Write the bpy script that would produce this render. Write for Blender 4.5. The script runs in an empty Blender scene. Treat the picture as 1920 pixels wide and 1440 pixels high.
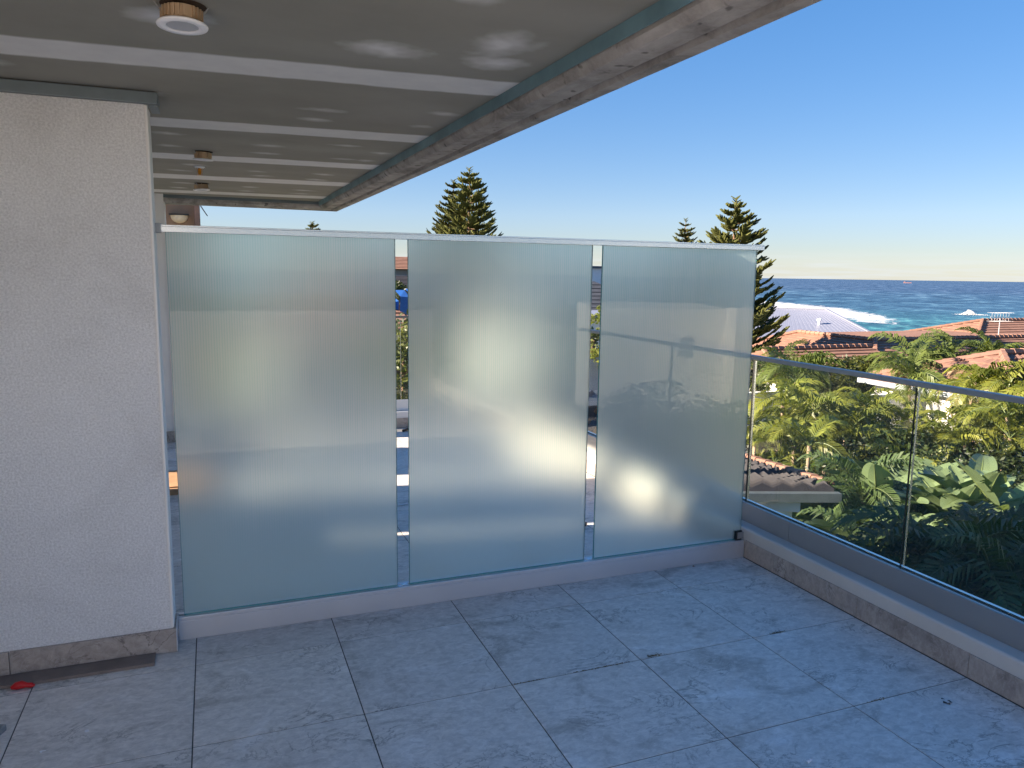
import bpy, math, random
from math import sin, cos, pi, radians as rad, sqrt, atan2
from mathutils import Vector, Matrix, noise

random.seed(7)
scene = bpy.context.scene
col = scene.collection
rnd = random.Random(11)

# ------------------------------------------------------------------ camera
CP = Vector((0.1249, -3.2750, 1.6523))
CR = Vector((0.9309854, -0.3647680, 0.0145072))
CU = Vector((0.0388423, 0.1384935, 0.9896013))
CF = Vector((0.3629841, 0.9207409, -0.1431039))
FPX = 1425.0
cam_d = bpy.data.cameras.new('camera')
cam = bpy.data.objects.new('camera', cam_d)
col.objects.link(cam)
M = Matrix((CR, CU, -CF)).transposed().to_4x4()
M.translation = CP
cam.matrix_world = M
cam_d.sensor_width = 36
cam_d.lens = FPX / 1920 * 36
cam_d.clip_start = 0.05
cam_d.clip_end = 60000
scene.camera = cam


def W(px, py, d):
    """real place of something seen at a photo pixel, d metres in front of the camera"""
    return CP + (CF + CR * ((px - 960) / FPX) - CU * ((py - 720) / FPX)) * d


# ------------------------------------------------------------------ light
SUN_EL = rad(23)
SUN_DIR = Vector((-0.983, 0.182, 0)).normalized()
world = bpy.data.worlds.new('World')
scene.world = world
world.use_nodes = True
wn, wl = world.node_tree.nodes, world.node_tree.links
wn.clear()
sky = wn.new('ShaderNodeTexSky')
sky.sky_type = 'NISHITA'
sky.sun_disc = False
sky.sun_elevation = SUN_EL
sky.sun_rotation = atan2(SUN_DIR.x, SUN_DIR.y)
sky.altitude = 0
sky.air_density = 1.0
sky.dust_density = 0.15
sky.ozone_density = 2.2
bg = wn.new('ShaderNodeBackground')
bg.inputs['Strength'].default_value = 0.13
wout = wn.new('ShaderNodeOutputWorld')
# thin low cloud bank just over the sea horizon
tc = wn.new('ShaderNodeTexCoord')
mp = wn.new('ShaderNodeMapping')
mp.inputs['Scale'].default_value = (9, 9, 150)
nz = wn.new('ShaderNodeTexNoise')
nz.inputs['Scale'].default_value = 1.6
nz.inputs['Detail'].default_value = 5
cr = wn.new('ShaderNodeValToRGB')
cr.color_ramp.elements[0].position = 0.42
cr.color_ramp.elements[0].color = (.38, .38, .38, 1)
cr.color_ramp.elements[1].position = 0.72
sp = wn.new('ShaderNodeSeparateXYZ')
band = wn.new('ShaderNodeValToRGB')
be = band.color_ramp.elements
be[0].position = 0.0; be[0].color = (1, 1, 1, 1)
be[1].position = 0.035; be[1].color = (0, 0, 0, 1)
e = be.new(0.006); e.color = (.9, .9, .9, 1)
e = be.new(0.018); e.color = (.7, .7, .7, 1)
mul = wn.new('ShaderNodeMath'); mul.operation = 'MULTIPLY'
mul2 = wn.new('ShaderNodeMath'); mul2.operation = 'MULTIPLY'; mul2.inputs[1].default_value = .75
mixc = wn.new('ShaderNodeMix'); mixc.data_type = 'RGBA'
wl.new(tc.outputs['Generated'], mp.inputs['Vector'])
wl.new(mp.outputs['Vector'], nz.inputs['Vector'])
wl.new(nz.outputs['Fac'], cr.inputs['Fac'])
wl.new(tc.outputs['Generated'], sp.inputs['Vector'])
wl.new(sp.outputs['Z'], band.inputs['Fac'])
wl.new(cr.outputs['Color'], mul.inputs[0])
wl.new(band.outputs['Color'], mul.inputs[1])
wl.new(mul.outputs[0], mul2.inputs[0])
wl.new(mul2.outputs[0], mixc.inputs['Factor'])
gam = wn.new('ShaderNodeGamma')
gam.inputs['Gamma'].default_value = 0.54
hsv = wn.new('ShaderNodeHueSaturation')
hsv.inputs['Saturation'].default_value = 1.85
wl.new(sky.outputs['Color'], gam.inputs['Color'])
wl.new(gam.outputs['Color'], hsv.inputs['Color'])
grade = wn.new('ShaderNodeMix'); grade.data_type = 'RGBA'; grade.blend_type = 'MULTIPLY'
grade.inputs['Factor'].default_value = 1
grade.inputs[7].default_value = (.395, .415, .53, 1)
wl.new(hsv.outputs['Color'], grade.inputs[6])
wl.new(grade.outputs[2], mixc.inputs[6])
mixc.inputs[7].default_value = (1.22, 1.32, 1.42, 1)
wl.new(mixc.outputs[2], bg.inputs['Color'])
wl.new(bg.outputs[0], wout.inputs['Surface'])

sun_d = bpy.data.lights.new('sun', 'SUN')
sun_d.energy = 3.75
sun_d.angle = rad(0.5)
sun_d.color = (1.0, 0.84, 0.66)
sun = bpy.data.objects.new('sun', sun_d)
col.objects.link(sun)
sd = Vector((SUN_DIR.x * cos(SUN_EL), SUN_DIR.y * cos(SUN_EL), sin(SUN_EL)))
sun.rotation_euler = sd.to_track_quat('Z', 'Y').to_euler()
sun.location = (-20, 5, 20)

scene.view_settings.view_transform = 'Standard'
scene.view_settings.look = 'None'
scene.view_settings.gamma = 1
scene.view_settings.use_curve_mapping = False
scene.view_settings.exposure = 2.4
scene.render.engine = 'CYCLES'
cy = scene.cycles
cy.use_denoising = True
cy.max_bounces = 14
cy.transparent_max_bounces = 24
cy.transmission_bounces = 12
cy.diffuse_bounces = 5
cy.glossy_bounces = 5
cy.sample_clamp_indirect = 6
cy.caustics_reflective = False
cy.caustics_refractive = True


# ------------------------------------------------------------------ materials
def mat(name):
    m = bpy.data.materials.new(name)
    m.use_nodes = True
    n, l = m.node_tree.nodes, m.node_tree.links
    n.clear()
    out = n.new('ShaderNodeOutputMaterial')
    return m, n, l, out


def ramp(n, l, src, stops):
    r = n.new('ShaderNodeValToRGB')
    els = r.color_ramp.elements
    while len(els) < len(stops):
        els.new(0.5)
    for el, (p, c) in zip(els, stops):
        el.position = p
        el.color = (*c, 1) if len(c) == 3 else c
    l.new(src, r.inputs['Fac'])
    return r.outputs['Color']


def tex(n, l, scale, detail=4, rough=.55, vec=None, dist=0, kind='noise'):
    t = n.new('ShaderNodeTexNoise')
    t.inputs['Scale'].default_value = scale
    t.inputs['Detail'].default_value = detail
    t.inputs['Roughness'].default_value = rough
    t.inputs['Distortion'].default_value = dist
    if vec is not None:
        l.new(vec, t.inputs['Vector'])
    return t.outputs['Fac']


def coords(n, l, scale=(1, 1, 1), per_object=False, kind='Object'):
    tc = n.new('ShaderNodeTexCoord')
    mp = n.new('ShaderNodeMapping')
    mp.inputs['Scale'].default_value = scale
    l.new(tc.outputs[kind], mp.inputs['Vector'])
    if per_object:
        oi = n.new('ShaderNodeObjectInfo')
        ml = n.new('ShaderNodeVectorMath'); ml.operation = 'SCALE'
        cb = n.new('ShaderNodeCombineXYZ')
        for i in range(3):
            l.new(oi.outputs['Random'], cb.inputs[i])
        l.new(cb.outputs[0], ml.inputs[0]); ml.inputs['Scale'].default_value = 57
        ad = n.new('ShaderNodeVectorMath')
        l.new(mp.outputs[0], ad.inputs[0]); l.new(ml.outputs[0], ad.inputs[1])
        return ad.outputs[0]
    return mp.outputs[0]


def mixcol(n, l, fac, a, b, blend='MIX'):
    m = n.new('ShaderNodeMix'); m.data_type = 'RGBA'; m.blend_type = blend
    for inp, v in ((m.inputs['Factor'], fac), (m.inputs[6], a), (m.inputs[7], b)):
        if isinstance(v, (int, float)):
            inp.default_value = v
        elif isinstance(v, tuple):
            inp.default_value = (*v, 1) if len(v) == 3 else v
        else:
            l.new(v, inp)
    return m.outputs[2]


def pbsdf(n, l, out, color, rough=.5, metal=0, spec=.5, bump=None, bstr=.2, bdist=.01):
    b = n.new('ShaderNodeBsdfPrincipled')
    for inp, v in ((b.inputs['Base Color'], color), (b.inputs['Roughness'], rough), (b.inputs['Metallic'], metal)):
        if isinstance(v, (int, float)):
            inp.default_value = v
        elif isinstance(v, tuple):
            inp.default_value = (*v, 1) if len(v) == 3 else v
        else:
            l.new(v, inp)
    b.inputs['Specular IOR Level'].default_value = spec
    if bump is not None:
        bp = n.new('ShaderNodeBump')
        bp.inputs['Strength'].default_value = bstr
        bp.inputs['Distance'].default_value = bdist
        l.new(bump, bp.inputs['Height'])
        l.new(bp.outputs[0], b.inputs['Normal'])
    if out is not None:
        l.new(b.outputs[0], out.inputs['Surface'])
    return b


def simple(name, c, rough=.6, metal=0, var=.12, scale=8, bstr=.15, spec=.4, bdist=.004, kind='Object'):
    m, n, l, out = mat(name)
    v = coords(n, l, kind=kind)
    f = tex(n, l, scale, 5, vec=v)
    f2 = tex(n, l, scale * 9, 3, vec=v)
    lo = tuple(x * (1 - var) for x in c); hi = tuple(min(1, x * (1 + var)) for x in c)
    cc = ramp(n, l, f, [(.3, lo), (.7, hi)])
    pbsdf(n, l, out, cc, rough, metal, spec, f2, bstr, bdist)
    return m


MT = {}


def stone(name, base, dark, light, per=True, rough=.42):
    m, n, l, out = mat(name)
    v = coords(n, l, (1, 1.5, 1), per)
    big = tex(n, l, 2.2, 7, .62, v, 1.2)
    fine = tex(n, l, 26, 6, .7, v, .6)
    c = ramp(n, l, big, [(.34, dark), (.45, base), (.58, base), (.68, light)])
    # thin veins where a distorted noise crosses its middle value
    vein = tex(n, l, 3.1, 8, .66, v, 1.9)
    sub = n.new('ShaderNodeMath'); sub.operation = 'SUBTRACT'; l.new(vein, sub.inputs[0]); sub.inputs[1].default_value = .5
    ab = n.new('ShaderNodeMath'); ab.operation = 'ABSOLUTE'; l.new(sub.outputs[0], ab.inputs[0])
    vm = ramp(n, l, ab.outputs[0], [(0, (1, 1, 1)), (.022, (0, 0, 0))])
    patch = ramp(n, l, tex(n, l, 2.7, 3, .5, v), [(.5, (0, 0, 0)), (.62, (1, 1, 1))])
    vf = mixcol(n, l, 1.0, vm, patch, 'MULTIPLY')
    c = mixcol(n, l, vf, c, tuple(x * .6 for x in dark))
    vein2 = tex(n, l, 4.3, 7, .7, v, 2.6)
    sub2 = n.new('ShaderNodeMath'); sub2.operation = 'SUBTRACT'; l.new(vein2, sub2.inputs[0]); sub2.inputs[1].default_value = .47
    ab2 = n.new('ShaderNodeMath'); ab2.operation = 'ABSOLUTE'; l.new(sub2.outputs[0], ab2.inputs[0])
    vm2 = ramp(n, l, ab2.outputs[0], [(0, (.55, .55, .55)), (.02, (0, 0, 0))])
    c = mixcol(n, l, vm2, c, light)
    sc = ramp(n, l, fine, [(.35, (.80, .80, .80)), (.65, (1.13, 1.13, 1.13))])
    c = mixcol(n, l, 1.0, c, sc, 'MULTIPLY')
    if per:
        oi = n.new('ShaderNodeObjectInfo')
        c = mixcol(n, l, 1.0, c, ramp(n, l, oi.outputs['Random'], [(0, (.93, .93, .94)), (1, (1.05, 1.04, 1.03))]), 'MULTIPLY')
    rr = ramp(n, l, big, [(.3, (rough + .12,) * 3), (.7, (rough - .06,) * 3)])
    pbsdf(n, l, out, c, rr, 0, .45, fine, .12, .002)
    return m


MT['tile'] = stone('porcelain_tile', (.70, .665, .62), (.50, .47, .43), (.80, .775, .745))
MT['skirt'] = stone('skirting_stone', (.42, .37, .33), (.30, .26, .23), (.52, .48, .44))
MT['grout'] = simple('grout', (.10, .095, .09), .9)
MT['board'] = simple('tile_offcut', (.20, .165, .145), .7, var=.2)
MT['alu'] = simple('anodised_aluminium', (.66, .67, .70), .36, .65, .04, 3, .02)
MT['alu_grey'] = simple('satin_aluminium', (.34, .345, .35), .42, .55, .05, 2, .02)
MT['alu_bright'] = simple('bright_aluminium', (.80, .79, .76), .25, .9, .03, 3, .02)
MT['blacks'] = simple('black_rubber', (.012, .012, .014), .5)
MT['galv'] = simple('grey_steel_angle', (.17, .205, .22), .4, .5, .12, 6)
MT['teal'] = simple('teal_film', (.15, .26, .30), .45, 0, .25, 5)
MT['upstand'] = simple('painted_render_cap', (.58, .56, .52), .8, 0, .06, 4, .25)
MT['plastic'] = simple('white_plastic', (.82, .82, .84), .35, 0, .03)
MT['lens'] = simple('frosted_lens', (.42, .43, .46), .35, 0, .05)
MT['brass'] = simple('tan_lamp_body', (.52, .37, .24), .4, .4, .15)
MT['hole'] = simple('hole_dark', (.06, .035, .02), .9)
MT['redbulb'] = simple('orange_glass_bulb', (.75, .28, .03), .2)
MT['red'] = simple('red_plastic', (.55, .012, .015), .35)
MT['moss'] = simple('joint_moss', (.20, .15, .07), .95, var=.5, scale=60)
MT['bracket'] = simple('bracket_steel', (.16, .15, .14), .35, .8)
MT['timber'] = simple('plywood_offcut', (.45, .27, .15), .7, 0, .2)
MT['tan'] = simple('tan_render', (.33, .20, .12), .85, 0, .15, 3, .3)
MT['dome'] = simple('cream_glass_bowl', (.78, .62, .42), .35)
MT['brown'] = simple('brown_fascia', (.27, .15, .10), .8, 0, .25, 5, .3)
MT['white_paint'] = simple('white_paint', (.82, .80, .77), .7, 0, .05, 2, .1)
MT['grey_paint'] = simple('grey_paint', (.35, .38, .42), .7, 0, .06, 2)
MT['window'] = simple('window_glass', (.03, .04, .05), .08, 0, .2, 2, 0, .6)
MT['metal_roof'] = simple('pale_metal_roof', (.26, .275, .345), .4, .1, .03, 1)
MT['dark_roof'] = simple('charcoal_roof', (.07, .075, .085), .6, 0, .2, 2)
MT['blue_cloth'] = simple('blue_tarpaulin', (.03, .13, .42), .5)
MT['bark'] = simple('bark', (.16, .10, .065), .9, 0, .3, 8, .6)
MT['palm_bark'] = simple('palm_bark', (.30, .22, .15), .85, 0, .25, 8, .5)
MT['dark_wood'] = simple('dark_lattice', (.02, .03, .06), .6)
MT['slate'] = simple('slate_roof_sheet', (.085, .105, .13), .55, 0, .08, 3)


# rendered white wall
def m_wall():
    m, n, l, out = mat('white_render')
    v = coords(n, l)
    g = tex(n, l, 120, 5, .65, v)
    st = tex(n, l, 1.7, 6, .65, v, .7)
    c = ramp(n, l, st, [(.30, (.71, .705, .70)), (.46, (.80, .80, .80)), (.7, (.85, .85, .85))])
    c = mixcol(n, l, 1.0, c, ramp(n, l, g, [(.35, (.80, .80, .80)), (.65, (1.08, 1.08, 1.08))]), 'MULTIPLY')
    pbsdf(n, l, out, c, .9, 0, .2, g, .9, .007)
    return m


MT['wall'] = m_wall()


def m_ceiling():
    m, n, l, out = mat('plasterboard')
    a = n.new('ShaderNodeAttribute'); a.attribute_name = 'compound'
    v = coords(n, l)
    f = tex(n, l, 2.2, 5, .6, v)
    board = ramp(n, l, f, [(.3, (.27, .262, .225)), (.7, (.32, .308, .265))])
    comp = ramp(n, l, tex(n, l, 9, 4, .6, v), [(.3, (.72, .71, .70)), (.7, (.80, .79, .77))])
    c = mixcol(n, l, a.outputs['Fac'], board, comp)
    pbsdf(n, l, out, c, .85, 0, .2, tex(n, l, 40, 3, .5, v), .1, .002)
    return m


MT['ceiling'] = m_ceiling()


def m_concrete():
    m, n, l, out = mat('raw_concrete')
    v = coords(n, l, (1, .8, 1))
    v2 = coords(n, l)
    f = tex(n, l, 5, 8, .7, v, .4)
    g = tex(n, l, 30, 5, .7, v2)
    c = ramp(n, l, f, [(.34, (.20, .185, .17)), (.5, (.35, .325, .30)), (.66, (.47, .44, .41))])
    pits = ramp(n, l, tex(n, l, 17, 2, .4, v2), [(.28, (.3, .3, .3)), (.34, (1, 1, 1))])
    c = mixcol(n, l, .8, c, pits, 'MULTIPLY')
    pbsdf(n, l, out, c, .85, 0, .25, g, .5, .006)
    return m


MT['concrete'] = m_concrete()


def schlick(n, l, f0=.04):
    lw = n.new('ShaderNodeLayerWeight'); lw.inputs['Blend'].default_value = .5
    pw = n.new('ShaderNodeMath'); pw.operation = 'POWER'; l.new(lw.outputs['Facing'], pw.inputs[0]); pw.inputs[1].default_value = 5
    ma = n.new('ShaderNodeMath'); ma.operation = 'MULTIPLY_ADD'; l.new(pw.outputs[0], ma.inputs[0]); ma.inputs[1].default_value = 1 - f0; ma.inputs[2].default_value = f0
    return ma.outputs[0]


def m_glass():
    m, n, l, out = mat('clear_glass')
    fr = schlick(n, l, .035)
    t = n.new('ShaderNodeBsdfTransparent'); t.inputs['Color'].default_value = (.972, .985, .978, 1)
    g = n.new('ShaderNodeBsdfGlossy'); g.inputs['Roughness'].default_value = 0.0
    mx = n.new('ShaderNodeMixShader')
    l.new(fr, mx.inputs[0]); l.new(t.outputs[0], mx.inputs[1]); l.new(g.outputs[0], mx.inputs[2])
    l.new(mx.outputs[0], out.inputs['Surface'])
    return m


MT['glass'] = m_glass()
MT['glass_edge'] = simple('green_glass_edge', (.10, .30, .31), .15, 0, .1, 3, 0, .8)
MT['glass_edge_dark'] = simple('polished_glass_edge', (.02, .03, .035), .1, 0, .1, 3, 0, .8)


def m_frost():
    """reeded and etched privacy glass: clear polished reflection, blurred transmission"""
    m, n, l, out = mat('frosted_reeded_glass')
    tc = n.new('ShaderNodeTexCoord')
    sx = n.new('ShaderNodeSeparateXYZ'); l.new(tc.outputs['Object'], sx.inputs[0])
    mp = n.new('ShaderNodeMapping'); mp.inputs['Scale'].default_value = (1, 1, .02)
    l.new(tc.outputs['Object'], mp.inputs[0])
    wv = n.new('ShaderNodeTexWave'); wv.wave_type = 'BANDS'; wv.bands_direction = 'X'
    wv.inputs['Scale'].default_value = 29.0
    wv.inputs['Distortion'].default_value = 1.1
    wv.inputs['Detail'].default_value = 2
    wv.inputs['Detail Scale'].default_value = 6
    l.new(mp.outputs[0], wv.inputs['Vector'])
    nzv = tex(n, l, 70, 2, .5, mp.outputs[0])
    amp = ramp(n, l, tex(n, l, 2.3, 3, .5, coords(n, l, (1, 1, .7))), [(.35, (.15, .15, .15)), (.62, (1, 1, 1))])
    hfade = n.new('ShaderNodeMapRange'); l.new(sx.outputs['Z'], hfade.inputs['Value'])
    hfade.inputs['From Min'].default_value = .35; hfade.inputs['From Max'].default_value = .95
    hfade.inputs['To Min'].default_value = .12; hfade.inputs['To Max'].default_value = 1
    am = n.new('ShaderNodeMath'); am.operation = 'MULTIPLY'
    l.new(amp, am.inputs[0]); l.new(hfade.outputs[0], am.inputs[1])
    stripe = mixcol(n, l, .45, wv.outputs['Color'], nzv)
    tint = ramp(n, l, stripe, [(.22, (.79, .91, .89)), (.75, (.98, 1.0, .99))])
    tcol = mixcol(n, l, am.outputs[0], (.92, .995, .975), tint)
    fs = schlick(n, l, .04)
    gm = n.new('ShaderNodeNewGeometry')
    inv = n.new('ShaderNodeMath'); inv.operation = 'SUBTRACT'; inv.inputs[0].default_value = 1; l.new(gm.outputs['Backfacing'], inv.inputs[1])
    fr = n.new('ShaderNodeMath'); fr.operation = 'MULTIPLY'; l.new(fs, fr.inputs[0]); l.new(inv.outputs[0], fr.inputs[1])
    rf = n.new('ShaderNodeBsdfRefraction')
    rf.inputs['Roughness'].default_value = .50; rf.inputs['IOR'].default_value = 1.18
    l.new(tcol, rf.inputs['Color'])
    tl = n.new('ShaderNodeBsdfTranslucent'); l.new(tcol, tl.inputs['Color'])
    df = n.new('ShaderNodeBsdfDiffuse'); df.inputs['Color'].default_value = (.74, .83, .81, 1)
    m1 = n.new('ShaderNodeMixShader'); m1.inputs[0].default_value = .14
    l.new(rf.outputs[0], m1.inputs[1]); l.new(tl.outputs[0], m1.inputs[2])
    m2 = n.new('ShaderNodeMixShader'); m2.inputs[0].default_value = .10
    l.new(m1.outputs[0], m2.inputs[1]); l.new(df.outputs[0], m2.inputs[2])
    gl = n.new('ShaderNodeBsdfGlossy'); gl.inputs['Roughness'].default_value = .006
    m3 = n.new('ShaderNodeMixShader')
    l.new(fr.outputs[0], m3.inputs[0]); l.new(m2.outputs[0], m3.inputs[1]); l.new(gl.outputs[0], m3.inputs[2])
    l.new(m3.outputs[0], out.inputs['Surface'])
    return m


MT['frost'] = m_frost()


def m_leaf(name, lo, hi, trans=.35, rough=.45, spec=.4, scale=1.2):
    m, n, l, out = mat(name)
    v = coords(n, l, kind='Object')
    oi = n.new('ShaderNodeObjectInfo')
    f = tex(n, l, scale, 4, .6, v)
    c = ramp(n, l, f, [(.3, lo), (.7, hi)])
    hs = n.new('ShaderNodeHueSaturation')
    mr = n.new('ShaderNodeMapRange'); l.new(oi.outputs['Random'], mr.inputs['Value'])
    mr.inputs['To Min'].default_value = .7; mr.inputs['To Max'].default_value = 1.35
    l.new(mr.outputs[0], hs.inputs['Value']); l.new(c, hs.inputs['Color'])
    b = pbsdf(n, l, None, hs.outputs[0], rough, 0, spec)
    t = n.new('ShaderNodeBsdfTranslucent')
    tcx = mixcol(n, l, 1.0, hs.outputs[0], (1.5, 1.5, .55), 'MULTIPLY')
    l.new(tcx, t.inputs['Color'])
    mx = n.new('ShaderNodeMixShader'); mx.inputs[0].default_value = trans
    l.new(b.outputs[0], mx.inputs[1]); l.new(t.outputs[0], mx.inputs[2])
    l.new(mx.outputs[0], out.inputs['Surface'])
    return m


MT['pine'] = m_leaf('pine_needles', (.075, .085, .025), (.15, .155, .048), .15, .6, .2, .6)
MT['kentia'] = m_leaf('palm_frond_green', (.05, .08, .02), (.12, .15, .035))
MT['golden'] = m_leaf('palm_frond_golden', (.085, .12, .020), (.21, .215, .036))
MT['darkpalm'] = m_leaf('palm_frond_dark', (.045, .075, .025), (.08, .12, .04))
MT['banana'] = m_leaf('paddle_leaf', (.13, .18, .09), (.20, .27, .13), .3, .35, .5, .8)
MT['bush'] = m_leaf('bush_leaf', (.035, .055, .012), (.11, .12, .025), .25)
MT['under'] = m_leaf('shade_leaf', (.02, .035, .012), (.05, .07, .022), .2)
MT['pink'] = m_leaf('pinkish_leaf', (.20, .13, .07), (.32, .22, .13), .3)
MT['rib'] = simple('leaf_stalk', (.13, .17, .06), .5)


def m_terra(name, c1, c2):
    m, n, l, out = mat(name)
    v = coords(n, l)
    f = tex(n, l, 3.5, 6, .7, v)
    g = tex(n, l, .6, 4, .6, v)
    c = ramp(n, l, f, [(.3, c1), (.7, c2)])
    c = mixcol(n, l, .5, c, ramp(n, l, g, [(.35, (.75, .72, .7)), (.65, (1.1, 1.05, 1.0))]), 'MULTIPLY')
    pbsdf(n, l, out, c, .75, 0, .3, f, .3, .02)
    return m


MT['terra'] = m_terra('terracotta_tiles', (.23, .12, .085), (.34, .20, .145))
MT['brown_tiles'] = m_terra('brown_tiles', (.20, .11, .085), (.30, .18, .14))
MT['dark_tiles'] = m_terra('dark_tiles', (.035, .035, .042), (.065, .06, .065))


def m_ground():
    m, n, l, out = mat('ground')
    v = coords(n, l)
    f = tex(n, l, .5, 8, .65, v)
    c = ramp(n, l, f, [(.3, (.02, .03, .012)), (.55, (.04, .06, .02)), (.75, (.09, .08, .05))])
    pbsdf(n, l, out, c, .9, 0, .2, tex(n, l, 6, 5, .6, v), .5, .05)
    return m


MT['ground'] = m_ground()
MT['lawn'] = simple('lawn', (.05, .10, .025), .9, 0, .3, 30, .5)


def m_sea():
    m, n, l, out = mat('sea_water')
    v = coords(n, l)
    # distance from the shore decides the depth of the water and so its colour
    ln = n.new('ShaderNodeVectorMath'); ln.operation = 'LENGTH'; l.new(v, ln.inputs[0])
    mr = n.new('ShaderNodeMapRange'); l.new(ln.outputs['Value'], mr.inputs['Value'])
    mr.inputs['From Min'].default_value = 180; mr.inputs['From Max'].default_value = 1500
    depth = ramp(n, l, mr.outputs[0], [(0, (.030, .165, .172)), (.10, (.030, .140, .185)), (.26, (.030, .092, .168)), (1, (.030, .068, .145))])
    rot = n.new('ShaderNodeMapping'); rot.inputs['Rotation'].default_value = (0, 0, rad(48)); l.new(v, rot.inputs[0])
    def layer(sx, sy, d, dist):
        st = n.new('ShaderNodeMapping'); st.inputs['Scale'].default_value = (sx, sy, 1)
        l.new(rot.outputs[0], st.inputs[0])
        return tex(n, l, 1.0, d, .62, st.outputs[0], dist)
    w1 = layer(.16, .075, 6, .4)
    w2 = layer(.045, .022, 6, .5)
    w3 = layer(.006, .006, 5, .5)
    far = n.new('ShaderNodeMapRange'); l.new(ln.outputs['Value'], far.inputs['Value'])
    far.inputs['From Min'].default_value = 300; far.inputs['From Max'].default_value = 900
    ww = mixcol(n, l, far.outputs[0], w1, w2)
    c = mixcol(n, l, 1.0, depth, ramp(n, l, ww, [(.34, (.42, .5, .55)), (.5, (1, 1, 1)), (.66, (3.0, 2.3, 1.8))]), 'MULTIPLY')
    c = mixcol(n, l, 1.0, c, ramp(n, l, w2, [(.34, (.62, .68, .72)), (.66, (1.5, 1.35, 1.25))]), 'MULTIPLY')
    c = mixcol(n, l, 1.0, c, ramp(n, l, w3, [(.35, (.75, .78, .82)), (.65, (1.3, 1.22, 1.15))]), 'MULTIPLY')
    a = n.new('ShaderNodeAttribute'); a.attribute_name = 'foam'
    fz = n.new('ShaderNodeMapping'); fz.inputs['Scale'].default_value = (.16, .085, 1); l.new(rot.outputs[0], fz.inputs[0])
    fn = tex(n, l, 1.0, 9, .75, fz.outputs[0], 1.2)
    ad = n.new('ShaderNodeMath'); ad.operation = 'ADD'; l.new(a.outputs['Fac'], ad.inputs[0]); l.new(fn, ad.inputs[1])
    fm = ramp(n, l, ad.outputs[0], [(.84, (0, 0, 0)), (.98, (1, 1, 1))])
    c2 = mixcol(n, l, fm, c, (.72, .72, .72))
    b = pbsdf(n, l, out, c2, .42, 0, .28, w1, .6, 1.2)
    return m


MT['sea'] = m_sea()
MT['foam'] = simple('breaking_foam', (.8, .8, .8), .9)
MT['ship'] = simple('ship_paint', (.25, .14, .14), .6)


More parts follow.
